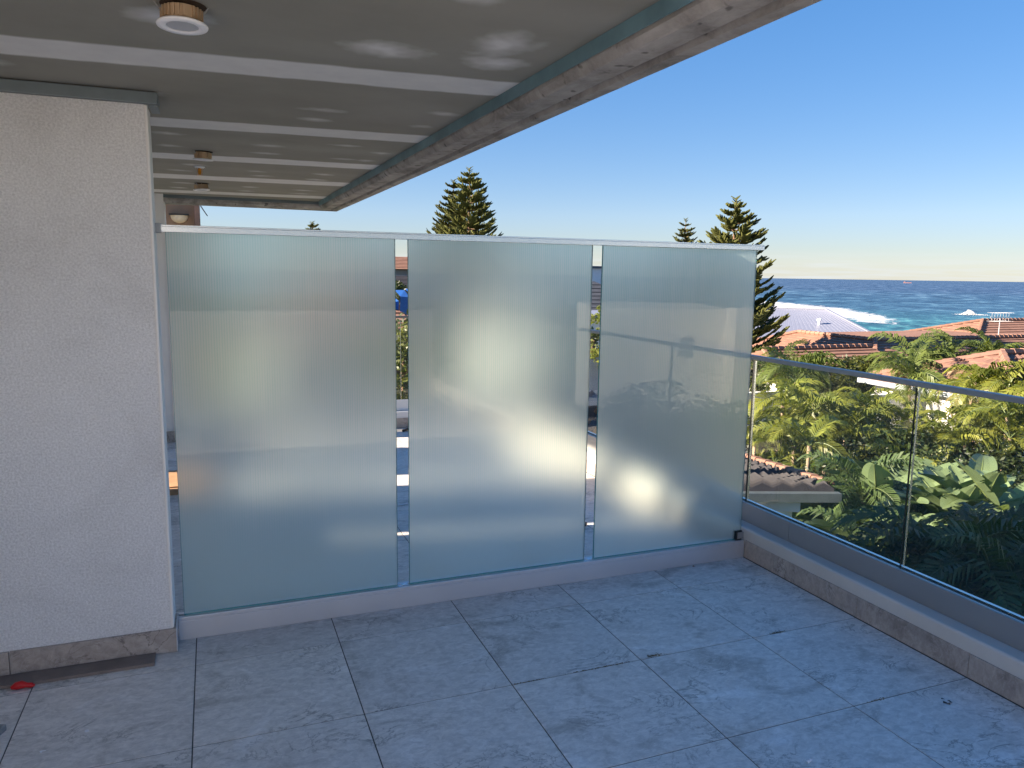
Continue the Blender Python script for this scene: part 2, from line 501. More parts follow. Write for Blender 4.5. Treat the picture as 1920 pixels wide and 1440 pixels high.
# ------------------------------------------------------------------ mesh helpers
class MB:
    def __init__(s):
        s.v = []; s.f = []; s.mi = []

    def quad(s, a, b, c, d, mi=0):
        i = len(s.v); s.v += [tuple(a), tuple(b), tuple(c), tuple(d)]; s.f.append((i, i + 1, i + 2, i + 3)); s.mi.append(mi)

    def tri(s, a, b, c, mi=0):
        i = len(s.v); s.v += [tuple(a), tuple(b), tuple(c)]; s.f.append((i, i + 1, i + 2)); s.mi.append(mi)

    def poly(s, pts, mi=0):
        i = len(s.v); s.v += [tuple(p) for p in pts]; s.f.append(tuple(range(i, i + len(pts)))); s.mi.append(mi)

    def box(s, x0, x1, y0, y1, z0, z1, mi=0, side_mi=None):
        i = len(s.v)
        s.v += [(x0, y0, z0), (x1, y0, z0), (x1, y1, z0), (x0, y1, z0), (x0, y0, z1), (x1, y0, z1), (x1, y1, z1), (x0, y1, z1)]
        fs = [(0, 3, 2, 1), (4, 5, 6, 7), (0, 1, 5, 4), (1, 2, 6, 5), (2, 3, 7, 6), (3, 0, 4, 7)]
        for k, f in enumerate(fs):
            s.f.append(tuple(i + q for q in f)); s.mi.append(mi)
        return s

    def obox(s, c, ax, ay, az, hx, hy, hz, mi=0):
        """box with its own axes"""
        i = len(s.v); c = Vector(c)
        for sx, sy, sz in ((-1, -1, -1), (1, -1, -1), (1, 1, -1), (-1, 1, -1), (-1, -1, 1), (1, -1, 1), (1, 1, 1), (-1, 1, 1)):
            s.v.append(tuple(c + ax * hx * sx + ay * hy * sy + az * hz * sz))
        for f in [(0, 3, 2, 1), (4, 5, 6, 7), (0, 1, 5, 4), (1, 2, 6, 5), (2, 3, 7, 6), (3, 0, 4, 7)]:
            s.f.append(tuple(i + q for q in f)); s.mi.append(mi)

    def beam(s, a, b, w, h, mi=0):
        a = Vector(a); b = Vector(b); d = (b - a); L = d.length; d = d / L
        up = Vector((0, 0, 1)) if abs(d.z) < .95 else Vector((1, 0, 0))
        r = d.cross(up).normalized(); u = r.cross(d)
        s.obox((a + b) / 2, d, r, u, L / 2, w / 2, h / 2, mi)

    def tube(s, pts, rads, seg=6, mi=0, cap=True):
        pts = [Vector(p) for p in pts]; base = len(s.v)
        for k, p in enumerate(pts):
            d = (pts[min(k + 1, len(pts) - 1)] - pts[max(k - 1, 0)])
            d = d.normalized() if d.length > 1e-9 else Vector((0, 0, 1))
            up = Vector((0, 0, 1)) if abs(d.z) < .9 else Vector((1, 0, 0))
            r = d.cross(up).normalized(); u = r.cross(d)
            for j in range(seg):
                a = 2 * pi * j / seg
                s.v.append(tuple(p + (r * cos(a) + u * sin(a)) * rads[k]))
        for k in range(len(pts) - 1):
            for j in range(seg):
                s.f.append((base + k * seg + j, base + k * seg + (j + 1) % seg, base + (k + 1) * seg + (j + 1) % seg, base + (k + 1) * seg + j)); s.mi.append(mi)
        if cap:
            s.f.append(tuple(base + j for j in reversed(range(seg)))); s.mi.append(mi)
            s.f.append(tuple(base + (len(pts) - 1) * seg + j for j in range(seg))); s.mi.append(mi)

    def lathe(s, prof, seg=32, M=None, mi=0):
        base = len(s.v)
        for r, z in prof:
            for j in range(seg):
                a = 2 * pi * j / seg
                p = Vector((r * cos(a), r * sin(a), z))
                s.v.append(tuple(M @ p) if M else tuple(p))
        for k in range(len(prof) - 1):
            for j in range(seg):
                s.f.append((base + k * seg + j, base + k * seg + (j + 1) % seg, base + (k + 1) * seg + (j + 1) % seg, base + (k + 1) * seg + j)); s.mi.append(mi)

    def build(s, name, m, parent=None, smooth=False, bevel=0, mats=None):
        me = bpy.data.meshes.new(name)
        off = Vector((0, 0, 0))
        p = parent
        while p is not None:
            off += p.location; p = p.parent
        if off.length > 0:
            s.v = [(a - off.x, b - off.y, c - off.z) for a, b, c in s.v]
        me.from_pydata(s.v, [], s.f)
        if mats:
            for q in mats: me.materials.append(q)
            me.polygons.foreach_set('material_index', s.mi)
        else:
            me.materials.append(MT[m] if isinstance(m, str) else m)
        if smooth:
            me.polygons.foreach_set('use_smooth', [True] * len(me.polygons))
        me.update()
        o = bpy.data.objects.new(name, me)
        col.objects.link(o)
        if parent is not None: o.parent = parent
        if bevel:
            b = o.modifiers.new('bevel', 'BEVEL'); b.width = bevel; b.segments = 2; b.limit_method = 'ANGLE'; b.angle_limit = rad(40)
        return o


def box(name, m, x0, x1, y0, y1, z0, z1, parent=None, bevel=0):
    return MB().box(x0, x1, y0, y1, z0, z1).build(name, m, parent, bevel=bevel)


def tag(o, label=None, cat=None, group=None, kind=None):
    if label: o['label'] = label
    if cat: o['category'] = cat
    if group: o['group'] = group
    if kind: o['kind'] = kind
    return o


def empty(name, loc, label=None, cat=None, group=None, kind=None, rz=0):
    o = bpy.data.objects.new(name, None)
    o.empty_display_size = .2
    o.location = loc
    col.objects.link(o)
    tag(o, label, cat, group, kind)
    return o


# ------------------------------------------------------------------ terrain and sea
UX = Vector((.99, .14))
SEA_Z = -16.0


def gz(x, y):
    u = x * UX.x + y * UX.y
    w = -x * UX.y + y * UX.x
    z = -6.0 - .067 * max(0, u - 15)
    z += .030 * max(0, w - 35) * max(0, min(1, (60 - u) / 60))
    return z + .25 * noise.noise(Vector((x * .05, y * .05, 0)))


mb = MB()
N = 120
xs = [-260 + 560 * i / N for i in range(N + 1)]
ys = [-260 + 620 * j / N for j in range(N + 1)]
for y in ys:
    for x in xs:
        mb.v.append((x, y, gz(x, y)))
for j in range(N):
    for i in range(N):
        a = j * (N + 1) + i
        mb.f.append((a, a + 1, a + N + 2, a + N + 1)); mb.mi.append(0)
tag(mb.build('ground', 'ground', smooth=True), 'dark planted ground falling gently towards the sea', kind='structure')

# sea: polar grid centred under the terrace, dense where the reef foam lies
mb = MB()
rs = [0, 100, 160] + [200 + 7 * i for i in range(60)] + [640, 700, 800, 1000, 1400, 2000, 3500, 7000, 15000, 40000]
foam = []
AZ = 320


def foam_at(x, y):
    # reef line seen left of centre-right, in bearing / distance from the camera
    dx, dy = x - CP.x, y - CP.y
    d = sqrt(dx * dx + dy * dy)
    az = math.degrees(atan2(dx, dy))
    v = 0
    # pixel bearings 1470..1760 are azimuth ~40..50 degrees
    c = 520 - (az - 41) * 22 + 22 * noise.noise(Vector((az * .9, 0, 3)))
    w = 105 - max(0, az - 44) * 13
    if 36 < az < 51 and w > 8:
        t = (d - c) / w
        v = max(v, .50 * math.exp(-t * t * t * t * 1.2) * min(1, (51 - az) / 4.0))
    c2 = 300 + 3 * sin(az * 1.3)
    if 38 < az < 60:
        v = max(v, .13 * math.exp(-((d - c2) / 40) ** 2))
    c3 = 560
    if 34 < az < 46:
        v = max(v, .20 * math.exp(-((d - c3) / 30) ** 2))
    return v


for r in rs:
    for j in range(AZ):
        a = 2 * pi * j / AZ
        if 35 < math.degrees(a) < 60 or True:
            x = CP.x + r * sin(a); y = CP.y + r * cos(a)
        mb.v.append((x, y, SEA_Z)); foam.append(foam_at(x, y) if r < 700 else 0)
for k in range(len(rs) - 1):
    for j in range(AZ):
        j2 = (j + 1) % AZ
        mb.f.append((k * AZ + j, (k + 1) * AZ + j, (k + 1) * AZ + j2, k * AZ + j2)); mb.mi.append(0)
sea = tag(mb.build('sea', 'sea', smooth=True), 'blue green ocean with white surf over a reef', kind='structure')
att = sea.data.attributes.new('foam', 'FLOAT', 'POINT')
att.data.foreach_set('value', foam)

# breaking wave
c = W(1822, 584, 400); c.z = SEA_Z
mb = MB()
for i in range(1500):
    t = rnd.gauss(0, .8); s_ = rnd.gauss(0, .5)
    hgt = max(.1, 2.4 * math.exp(-(t + .3) ** 2 * 2.2)) * rnd.random() ** 1.5
    p = c + Vector((.74 * t * 3.6 + s_ * 1.5, -.67 * t * 3.6 + s_ * 1.5, hgt))
    r = rnd.uniform(.15, .4)
    q = [p + Vector((rnd.uniform(-r, r), rnd.uniform(-r, r), rnd.uniform(-r, r) * .6)) for _ in range(4)]
    mb.tri(q[0], q[1], q[2]); mb.tri(q[0], q[2], q[3]); mb.tri(q[0], q[3], q[1])
tag(mb.build('breaking_wave', 'foam'), 'white plume of a lone wave breaking right of the reef', kind='stuff')

c = W(1702, 524, 4200); c.z = SEA_Z
ship = empty('cargo_ship', c, 'tiny red cargo ship on the sea horizon', 'ship')
d = Vector((.74, -.67, 0)); q = Vector((.67, .74, 0)); up = Vector((0, 0, 1))
mb = MB(); mb.obox(c + up * 2, d, q, up, 20, 4, 2.2); mb.build('hull', 'ship', ship)
mb = MB(); mb.obox(c + d * -15 + up * 6.5, d, q, up, 3, 3, 2.4); mb.build('bridge', 'ship', ship)

# ------------------------------------------------------------------ terrace: floor
XE = 3.02       # foot of the sea-side upstand
YF = 4.61       # far end of the floor
YN = -6.6       # near end, behind the camera
fl = empty('floor', (0, 0, 0), 'terrace floor of large grey marbled porcelain tiles', kind='structure')
box('slab', 'grout', -8.0, 3.25, YN, YF + .25, -.30, -.0022, fl)
tile_mesh = {}


def tile_obj(name, m, w, d, h, loc, parent, bev=.0012):
    key = (round(w, 3), round(d, 3), round(h, 3), m)
    if key not in tile_mesh:
        o = MB().box(-w / 2, w / 2, -d / 2, d / 2, -h, 0).build(name, m, None, bevel=bev)
        tile_mesh[key] = o
    else:
        o = tile_mesh[key].copy(); col.objects.link(o)
    o.name = name
    o.location = loc; o.parent = parent
    return o


J = .0046
xb = [-1.8, -1.2, -.6, 0, .6, 1.2, 1.8, 2.4, 3.018]
yb = [YN + .6 * 0] + [-6 + .6 * k for k in range(18)] + [YF]
yb = sorted(set(round(v, 3) for v in yb if YN <= v <= YF))
for i in range(len(xb) - 1):
    for j in range(len(yb) - 1):
        x0, x1, y0, y1 = xb[i], xb[i + 1], yb[j], yb[j + 1]
        if y1 < -4.3: continue
        segs = [(y0, y1)]
        if x0 < -.05 and y0 < .163 < y1 and x1 <= 0.01:
            if x1 <= -.59: segs = [(y0, .163)]
        if x1 <= -.59 and y0 >= .1: segs = [(y0, y1)]
        for a, b in segs:
            w_, d_ = x1 - x0 - J, b - a - J
            if d_ < .02: continue
            if rnd.random() < .5 and abs(w_ - d_) < .001:
                pass
            tile_obj('tile', 'tile', w_, d_, .012, ((x0 + x1) / 2, (a + b) / 2, 0), fl)
# everything behind the camera, outside the picture, one sheet
box('rear_paving', 'tile', -8.0, 3.018, YN, -4.2 - J, -.012, -.0001, fl)

# ------------------------------------------------------------------ near wall pier (left)
PX, PY = -.09, .163
wall = empty('rendered_wall', (PX, PY, 0), 'white textured rendered wall at the left with dirty smudges and stone skirting', 'wall')
MB().box(-1.8, PX, PY, PY + .15, 0, 2.34).build('wall_face', 'wall', wall)
mb = MB(); mb.box(PX - .006, PX + .006, PY - .004, PY + .154, .11, 2.29); mb.build('corner_bead', 'white_paint', wall, bevel=.003)
for a, b in ((-.696, PX + .012), (-1.3, -.700), (-1.8, -1.304)):
    MB().box(a, b, PY - .012, PY, .002, .107).build('skirting_tile', 'skirt', wall, bevel=.001)
MB().box(PX + .0002, PX + .012, PY + .001, PY + .15, .002, .107).build('skirting_tile', 'skirt', wall, bevel=.001)
MB().box(PX + .0124, PX + .016, PY - .0125, PY + .10, .002, .112).build('edge_trim', 'alu', wall)
# shadow-line angle at the top
mb = MB()
mb.box(-1.8, PX + .045, PY - .035, PY - .001, 2.292, 2.336)
mb.build('ceiling_angle', 'galv', wall, bevel=.002)
mb = MB(); mb.box(PX + .0125, PX + .045, PY - .0005, PY + .14, 2.285, 2.336); mb.build('ceiling_angle', 'galv', wall, bevel=.002)

# the tile offcut lying along the wall
tag(MB().box(-1.25, -.160, .052, .146, .0, .014).build('tile_offcut', 'board', bevel=.002),
    'brown strip of tile lying on the floor along the white wall', 'tile strip')
# red plug
mb = MB()
for k, (dx, r) in enumerate(((-.03, .012), (-.012, .02), (.004, .019), (.018, .012), (.034, .011))):
    pass
mb.tube([(-.672, .030, .012), (-.655, .034, .016), (-.635, .036, .017), (-.618, .034, .013), (-.600, .030, .011), (-.590, .030, .009)],
        [.006, .015, .016, .010, .010, .004], 10)
tag(mb.build('cable_clip', 'red', smooth=True), 'small red plastic clip beside the tile strip at the lower left', 'clip')
# grey bar entering the picture at the left edge
mb = MB(); mb.beam((-.700, -.40, .012), (-.640, -.255, .012), .035, .024)
mb.beam((-.700, -.40, .03), (-.647, -.272, .03), .02, .012)
tag(mb.build('metal_bar', 'alu_grey', bevel=.003), 'grey metal bar end lying at the extreme left edge of the floor', 'metal bar')


# small rubbish on the tiles
def debris(name, x, y, m, label, cat, size=.006, kind_='screw'):
    mb = MB()
    if kind_ == 'screw':
        mb.tube([(x - size, y, .004), (x + size * 1.5, y + size * .4, .003)], [.002, .0012], 8)
        mb.lathe([(0, 0), (.004, 0), (.004, .002), (0, .002)], 10, Matrix.Translation((x - size, y, .0015)) @ Matrix.Rotation(.6, 4, 'Y'))
    elif kind_ == 'washer':
        mb.lathe([(.003, .0), (.007, 0), (.007, .002), (.003, .002), (.003, 0)], 14, Matrix.Translation((x, y, .0004)))
    elif kind_ == 'crumb':
        for _ in range(7):
            p = Vector((x + rnd.gauss(0, size * .6), y + rnd.gauss(0, size * .5), size * .35))
            q = [p + Vector((rnd.uniform(-1, 1), rnd.uniform(-1, 1), rnd.uniform(-.35, .6))) * size * .7 for _ in range(4)]
            mb.tri(q[0], q[1], q[2]); mb.tri(q[0], q[2], q[3]); mb.tri(q[0], q[3], q[1]); mb.tri(q[1], q[2], q[3])
    tag(mb.build(name, m), label, cat)


debris('washer', -.356, -.368, 'plastic', 'tiny pale washer on the tile below the left wall', 'washer', kind_='washer')
debris('screw', -.479, -.451, 'plastic', 'tiny white plastic crumb near the lower left corner of the floor', 'crumb')
debris('bolt', .426, -.061, 'alu', 'small silver bolt lying on the tile in front of the left glass panel', 'bolt', .008)
debris('dirt_crumb', 2.766, -1.311, 'blacks', 'small black crumb on the tile near the right upstand', 'crumb', .012, 'crumb')
debris('plastic_scrap', 1.975, -1.416, 'plastic', 'curled scrap of clear plastic at the bottom edge of the floor', 'plastic scrap', .012, 'crumb')
debris('dirt_crumb', 2.648, .225, 'brown', 'brown crumb at the foot of the right glass panel', 'crumb', .010, 'crumb')


def mosspatch(x0, x1, y, n, label, w=.006):
    mb = MB()
    for i in range(n):
        t = rnd.betavariate(1.6, 1.6); x = x0 + (x1 - x0) * t
        p = Vector((x + rnd.gauss(0, .008), y + rnd.gauss(0, w * (.2 + 1.3 * rnd.random() ** 3)), .0008)); r = rnd.uniform(.001, .0042)
        q = [p + Vector((rnd.uniform(-r, r) * 1.6, rnd.uniform(-r, r), rnd.uniform(-.001, .0022))) for _ in range(4)]
        mb.tri(q[0], q[1], q[2]); mb.tri(q[0], q[2], q[3]); mb.tri(q[1], q[2], q[3])
    tag(mb.build('moss', 'moss'), label, kind='stuff')


mosspatch(1.18, 1.36, -.601, 110, 'dirt in the tile joint at the centre', .003)
mosspatch(1.46, 1.74, -.601, 150, 'dirt in the middle tile joint', .003)
mosspatch(1.84, 1.91, -.590, 110, 'brown moss on the joint right of centre', .012)
mosspatch(2.50, 2.58, -.598, 110, 'brown moss on the joint near the upstand', .010)
mosspatch(2.47, 2.56, -1.2, 60, 'greenish moss in the lower right joint', .004)

# ------------------------------------------------------------------ privacy screen
SY = .285
scr = empty('glass_screen', (1.48, SY, 0), 'frosted reeded glass privacy screen of three panels across the terrace', 'privacy screen')
mb = MB()
mb.box(-.072, 3.018, .255, .325, .0, .088)
mb.box(-.072, 3.018, .258, .279, .088, .106)
mb.box(-.072, 3.018, .301, .325, .088, .106)
mb.build('base_channel', 'alu', scr, bevel=.0015)
mb = MB(); mb.box(-.072, 3.018, .279, .301, .088, .094); mb.build('channel_gasket', 'blacks', scr)
mb = MB()
mb.box(-.066, 3.046, .268, .302, 1.829, 1.836)
mb.box(-.066, 3.046, .268, .272, 1.806, 1.829)
mb.box(-.066, 3.046, .298, .302, 1.806, 1.829)
mb.build('top_rail', 'alu_bright', scr, bevel=.001)


def frosted(x0, x1):
    y0, y1 = .279 + .002, .301 - .008
    o = MB().box(x0, x1, y0, y1, .096, 1.828).build('glass_panel', 'frost', scr)
    for a in (x0 - .0016, x1 + .0002):
        MB().box(a, a + .0014, y0 + .0005, y1 - .0005, .105, 1.806).build('polished_edge', 'glass_edge', o)
    MB().box(x0, x1, y0 - .0025, y0 - .0003, .1065, .113).build('edge_seal', 'glass_edge', o)
    return o


frosted(-.046, .929)
frosted(.993, 1.964)
frosted(2.026, 3.006)
for x in (.961, 1.995):
    mb = MB(); mb.box(x - .028, x + .028, .281, .299, .090, .103); mb.box(x - .012, x + .02, .276, .290, .1062, .111)
    mb.build('joint_block', 'alu_bright', scr, bevel=.001)
br = MB(); br.box(-.094, -.062, .262, .308, 1.802, 1.842)
br.build('wall_bracket', 'alu_grey', scr, bevel=.002)
br = MB(); br.box(2.962, 2.972, .264, .300, .108, .162); br.box(2.972, 3.004, .264, .275, .155, .165); br.box(2.972, 3.004, .264, .275, .106, .115)
cl = br.build('clamp', 'blacks', scr, bevel=.001)
MB().box(2.973, 3.016, .2635, .276, .1155, .1545).build('clamp_plate', 'alu_grey', cl, bevel=.001)

# ------------------------------------------------------------------ sea-side upstand and balustrade
up_ = empty('upstand', (XE, -1, 0), 'low painted upstand with stone skirting along the sea side of the terrace', 'upstand')
mb = MB()
prof = [(3.028, 0), (3.028, .163), (3.031, .170), (3.038, .174), (3.26, .178), (3.26, -.35), (3.028, -.35)]
a0, a1 = YN, YF + .25
for k in range(len(prof)):
    p, q = prof[k], prof[(k + 1) % len(prof)]
    mb.quad((p[0], a0, p[1]), (p[0], a1, p[1]), (q[0], a1, q[1]), (q[0], a0, q[1]))
mb.poly([(p[0], a0, p[1]) for p in prof]); mb.poly([(p[0], a1, p[1]) for p in reversed(prof)])
mb.build('render_cap', 'upstand', up_)
for j in range(len(yb) - 1):
    if yb[j + 1] < -4.3: continue
    y0, y1 = yb[j] + .0015, yb[j + 1] - .0015
    parts = [(y0, y1)]
    if y0 < .29 < y1: parts = [(y0, .2535), (.327, y1)]
    for a, b in parts:
        tile_obj('skirting_tile', 'skirt', .0095, b - a, .104, (XE + .0048, (a + b) / 2, .106), up_, .0008)
        # stored in world space: the copies hang under the upstand
for o in up_.children:
    if o.name.startswith('skirting_tile'): o.location -= up_.location
far_up = empty('far_upstand', (1.4, YF, 0), 'low white upstand closing the far end of the terrace behind the screen', 'upstand')
mb = MB(); mb.box(-.25, 3.026, YF + .01, YF + .24, -.3, .172); mb.build('render_cap', 'white_paint', far_up, bevel=.004)
for i in range(3, len(xb) - 1):
    MB().box(xb[i] + .002, xb[i + 1] - .002, YF, YF + .0095, .002, .106).build('skirting_tile', 'skirt', far_up)

bal = empty('glass_balustrade', (3.14, -1, .17), 'clear frameless glass balustrade with slim grey handrail facing the sea', 'balustrade')
GX = 3.140
joints = [-6.6, -5.3, -4.2, -3.03, -1.88, -.735, .405, 1.52, 2.64, 3.74, 4.82]
# fascia of the channel in lengths
fj = [-6.6, -4.6, -2.6, -.005, 2.4, 4.84]
for a, b in zip(fj[:-1], fj[1:]):
    MB().box(3.108, 3.122, a + .001, b - .001, .176, .290).build('channel_fascia', 'alu_grey', bal, bevel=.001)
MB().box(3.123, 3.17, -6.6, 4.84, .177, .270).build('channel_core', 'blacks', bal)
MB().box(3.123, 3.127, -6.6, 4.84, .271, .291).build('channel_lip', 'alu_bright', bal)
MB().box(3.153, 3.172, -6.6, 4.84, .271, .293).build('channel_lip', 'alu_bright', bal)
for a, b in zip(joints[:-1], joints[1:]):
    g = MB().box(GX - .006, GX + .006, a + .009, b - .009, .275, 1.166).build('glass_pane', 'glass', bal)
    MB().box(GX - .0057, GX + .0057, a + .0076, a + .0088, .292, 1.160).build('polished_edge', 'glass_edge_dark', g)
    MB().box(GX - .0057, GX + .0057, b - .0088, b - .0076, .292, 1.160).build('polished_edge', 'alu_bright', g)
mb = MB()
mb.box(GX - .020, GX + .020, -6.6, 4.80, 1.1675, 1.192)
mb.build('handrail', 'alu_grey', bal, bevel=.003)

fb = empty('far_balustrade', (1.4, 4.74, .17), 'glass balustrade with thin dark rail across the far end of the terrace', 'balustrade')
MB().box(-.25, 3.10, 4.705, 4.719, .174, .29).build('channel_fascia', 'white_paint', fb, bevel=.001)
MB().box(-.25, 3.10, 4.72, 4.76, .174, .27).build('channel_core', 'alu_grey', fb)
for a, b in ((-.24, .93), (.955, 1.99), (2.015, 3.09)):
    g = MB().box(a, b, 4.734, 4.746, .275, 1.17).build('glass_pane', 'glass', fb)
    MB().box(b + .001, b + .003, 4.7345, 4.7455, .28, 1.168).build('polished_edge', 'alu_bright', g)
MB().box(-.25, 3.10, 4.72, 4.76, 1.172, 1.192).build('handrail', 'bracket', fb, bevel=.003)

# things left on the floor beyond the screen
mb = MB(); mb.beam((1.93, 4.40, .012), (2.03, 4.47, .022), .022, .022)
tag(mb.build('rubber_wedge', 'blacks'), 'black rubber wedge lying near the far upstand, seen through the left slot', 'wedge')
mb = MB(); mb.beam((2.27, .98, .012), (2.39, 1.09, .012), .02, .02)
tag(mb.build('rubber_strip', 'blacks', bevel=.002), 'black rubber strip on the floor behind the right slot of the screen', 'rubber strip')
mb = MB(); mb.tube([(1.30, 1.90, .006), (1.38, 1.92, .006)], [.004, .006], 8)
tag(mb.build('long_screw', 'alu'), 'long steel screw on the floor behind the left slot', 'screw')
mb = MB(); mb.obox(Vector((-.22, 2.92, .06)), Vector((1, 0, 0)), Vector((0, 1, .12)).normalized(), Vector((0, -.12, 1)).normalized(), .30, .17, .010)
mb.beam((-.45, 2.72, .02), (.06, 2.72, .02), .05, .04)
mb.beam((-.45, 3.08, .035), (.06, 3.08, .035), .05, .07)
tag(mb.build('plywood_offcut', 'timber'), 'sunlit plywood offcut propped on two battens beyond the wall', 'plywood')

# ------------------------------------------------------------------ ceiling, slab, edge beam
XB0 = 1.19


def bx_(y): return XB0 - .0086 * y + (.0 if y > -1.5 else 0)


YB = 4.66
YC = -1.95     # the roof stops just above the picture; the terrace behind is open to the sky
mb = MB()
x0c, x1c = -1.8, 1.25
nx, ny = 250, 760
y0c, y1c = YC, 4.70
comp = []
patches = [(.66, -.80, .15, .10), (.05, -.86, .13, .10), (1.02, -.80, .12, .10), (.98, -.99, .12, .16),
           (-.08, .17, .10, .06), (.60, .20, .11, .05), (.60, .43, .10, .05), (-.05, 1.13, .09, .06), (-.05, 1.55, .08, .06),
           (.85, 1.1, .10, .05), (.45, 1.3, .10, .06), (.45, 1.6, .11, .05), (.9, 1.62, .10, .05), (.05, 2.35, .09, .07), (.45, 2.5, .09, .06), (.5, 2.75, .1, .06),
           (-.05, 2.7, .09, .06), (.9, 2.45, .1, .07), (.9, 2.8, .1, .07), (.45, 3.6, .1, .07), (.45, 3.95, .1, .07), (-.05, 3.55, .1, .07), (-.1, 3.95, .1, .07),
           (.9, 3.65, .12, .07), (.9, 3.95, .12, .07), (1.1, .05, .09, .05), (1.08, .38, .07, .05), (1.08, 1.28, .07, .06), (1.05, 1.62, .07, .06),
           (.25, -1.28, .12, .08), (.75, -1.35, .12, .07), (-.55, -.1, .09, .06), (-.55, -.9, .1, .07), (-.5, -1.4, .1, .08)]
tapes = [(-1.58, .13), (-.385, .125), (.81, .125), (1.98, .13), (3.10, .15), (4.30, .14)]


def compound(x, y):
    v = 0
    skew = -.06 * x
    e_ = .012 * noise.noise(Vector((x * 3, y * 3, 1))) + .006 * noise.noise(Vector((x * 14, y * 14, 1)))
    for c, h in tapes:
        t = (h + e_ - abs(y - (c + skew * 1.2))) / .018
        v = max(v, min(1, max(0, t)) * .9)
    for (cx, cy_, rx, ry) in patches:
        if abs(x - cx) > rx * 2 or abs(y - cy_) > ry * 2.2: continue
        n1 = .35 * noise.noise(Vector((x * 9 + cx * 7, y * 9, 5))) + .2 * noise.noise(Vector((x * 30, y * 30, 5)))
        d = sqrt(((x - cx) / rx) ** 2 + ((y - cy_) / ry) ** 2) + n1
        v = max(v, min(1, max(0, (1.0 - d) / .95)) * ((.9 if cy_ < -.5 else .6) + .2 * noise.noise(Vector((cx * 31, cy_ * 17, 0)))))
    v = max(v, .12 * max(0, noise.noise(Vector((x * 1.6, y * 3.5, 9)))))
    return v


for j in range(ny + 1):
    y = y0c + (y1c - y0c) * j / ny
    for i in range(nx + 1):
        x = x0c + (min(x1c, bx_(y) + .004) - x0c) * i / nx
        mb.v.append((x, y, 2.34)); comp.append(compound(x, y))
for j in range(ny):
    for i in range(nx):
        a = j * (nx + 1) + i
        mb.f.append((a, a + nx + 1, a + nx + 2, a + 1)); mb.mi.append(0)
ceil = tag(mb.build('ceiling', 'ceiling', smooth=True), 'unpainted plasterboard ceiling with white taped joints and filler patches', kind='structure')
at = ceil.data.attributes.new('compound', 'FLOAT', 'POINT'); at.data.foreach_set('value', comp)
tag(box('roof_slab', 'concrete', -1.9, 1.25, YC, 4.72, 2.36, 2.41), 'concrete roof slab over the terrace', kind='structure')

beam = empty('edge_beam', (1.3, 0, 2.27), 'raw concrete edge beam framing the ceiling with chamfered faces and drip groove', 'concrete beam')
# cross-section: offset from ceiling edge, height. swept near -> far corner -> left along the far return
prof = [(.012, 2.2945), (.014, 2.288), (.030, 2.268), (.036, 2.2645), (.118, 2.2655), (.128, 2.2820), (.148, 2.2820), (.156, 2.2640), (.205, 2.2640), (.215, 2.272), (.215, 2.42), (.0, 2.42)]
mb = MB()
ns = 140
rows = []
for k in range(ns + 1):
    y = YC + (YB - YC) * k / ns
    row = []
    for i, (o_, z) in enumerate(prof):
        j_ = .0035 * noise.noise(Vector((i * 3.1, y * 3.0, 0))) + .0022 * noise.noise(Vector((i * 5.1, y * 11, 4)))
        t = 1 if k < ns else 0
        yy = y if k < ns else YB + o_
        row.append((bx_(y) + o_ + j_ * (1 if i in (0, 1, 2, 3, 8, 9) else .4), yy, z + j_ * .7))
    rows.append(row)
for k in range(ns):
    for i in range(len(prof)):
        i2 = (i + 1) % len(prof)
        mb.quad(rows[k][i], rows[k][i2], rows[k + 1][i2], rows[k + 1][i])
mb.build('side_beam', 'concrete', beam)
mb = MB()
rows = [rows[-1]]
for k in range(1, 36):
    x = bx_(YB) - k * .045
    row = []
    for i, (o_, z) in enumerate(prof):
        j_ = .0035 * noise.noise(Vector((i * 3.1, x * 3.0 + 20, 0)))
        row.append((x, YB + o_ + j_, z + j_ * .7 + .002))
    rows.append(row)
for k in range(len(rows) - 1):
    for i in range(len(prof)):
        i2 = (i + 1) % len(prof)
        mb.quad(rows[k][i], rows[k][i2], rows[k + 1][i2], rows[k + 1][i])
mb.build('end_beam', 'concrete', beam)
mb = MB()
YN_ = YC
mb.quad((bx_(YN_), YN_, 2.3395), (bx_(YB), YB, 2.3395), (bx_(YB) + .003, YB, 2.2965), (bx_(YN_) + .003, YN_, 2.2965))
mb.quad((bx_(YN_) + .003, YN_, 2.2965), (bx_(YB) + .003, YB, 2.2965), (bx_(YB) + .006, YB, 2.2965), (bx_(YN_) + .006, YN_, 2.2965))
mb.quad((bx_(YN_) + .006, YN_, 2.2965), (bx_(YB) + .006, YB, 2.2965), (bx_(YB) + .006, YB, 2.345), (bx_(YN_) + .006, YN_, 2.345))
mb.build('edge_strip', 'teal', beam)
mb = MB(); mb.box(-.40, bx_(YB), YB - .004, YB + .001, 2.312, 2.3395); mb.build('edge_strip', 'galv', beam)

# pier beyond the screen, and an unseen slotted wall added to shape the sun bands
pier = empty('end_wall', (-.25, 4.6, 0), 'pale wall pier beyond the screen at the far end of the terrace', 'wall')
MB().box(-.62, -.262, 4.60, 4.82, 0, 2.34).build('wall_face', 'white_paint', pier)
MB().box(-.62, -.262, 4.588, 4.5995, .002, .106).build('skirting_tile', 'skirt', pier)
MB().box(-.2615, -.2535, 4.59, 4.80, .11, 2.27).build('corner_bead', 'white_paint', pier)
sw = empty('sun_slot_wall', (-1.8, 2.4, 0), 'unseen slotted side wall shaped to throw the low sun in bands onto the terrace', kind='structure')


def slotwall(a, b, z0=0, z1=2.34): MB().box(-1.95, -1.80, a, b, z0, z1).build('wall_segment', 'wall', sw)  # slots and lowered tops set by where the sun bands should fall


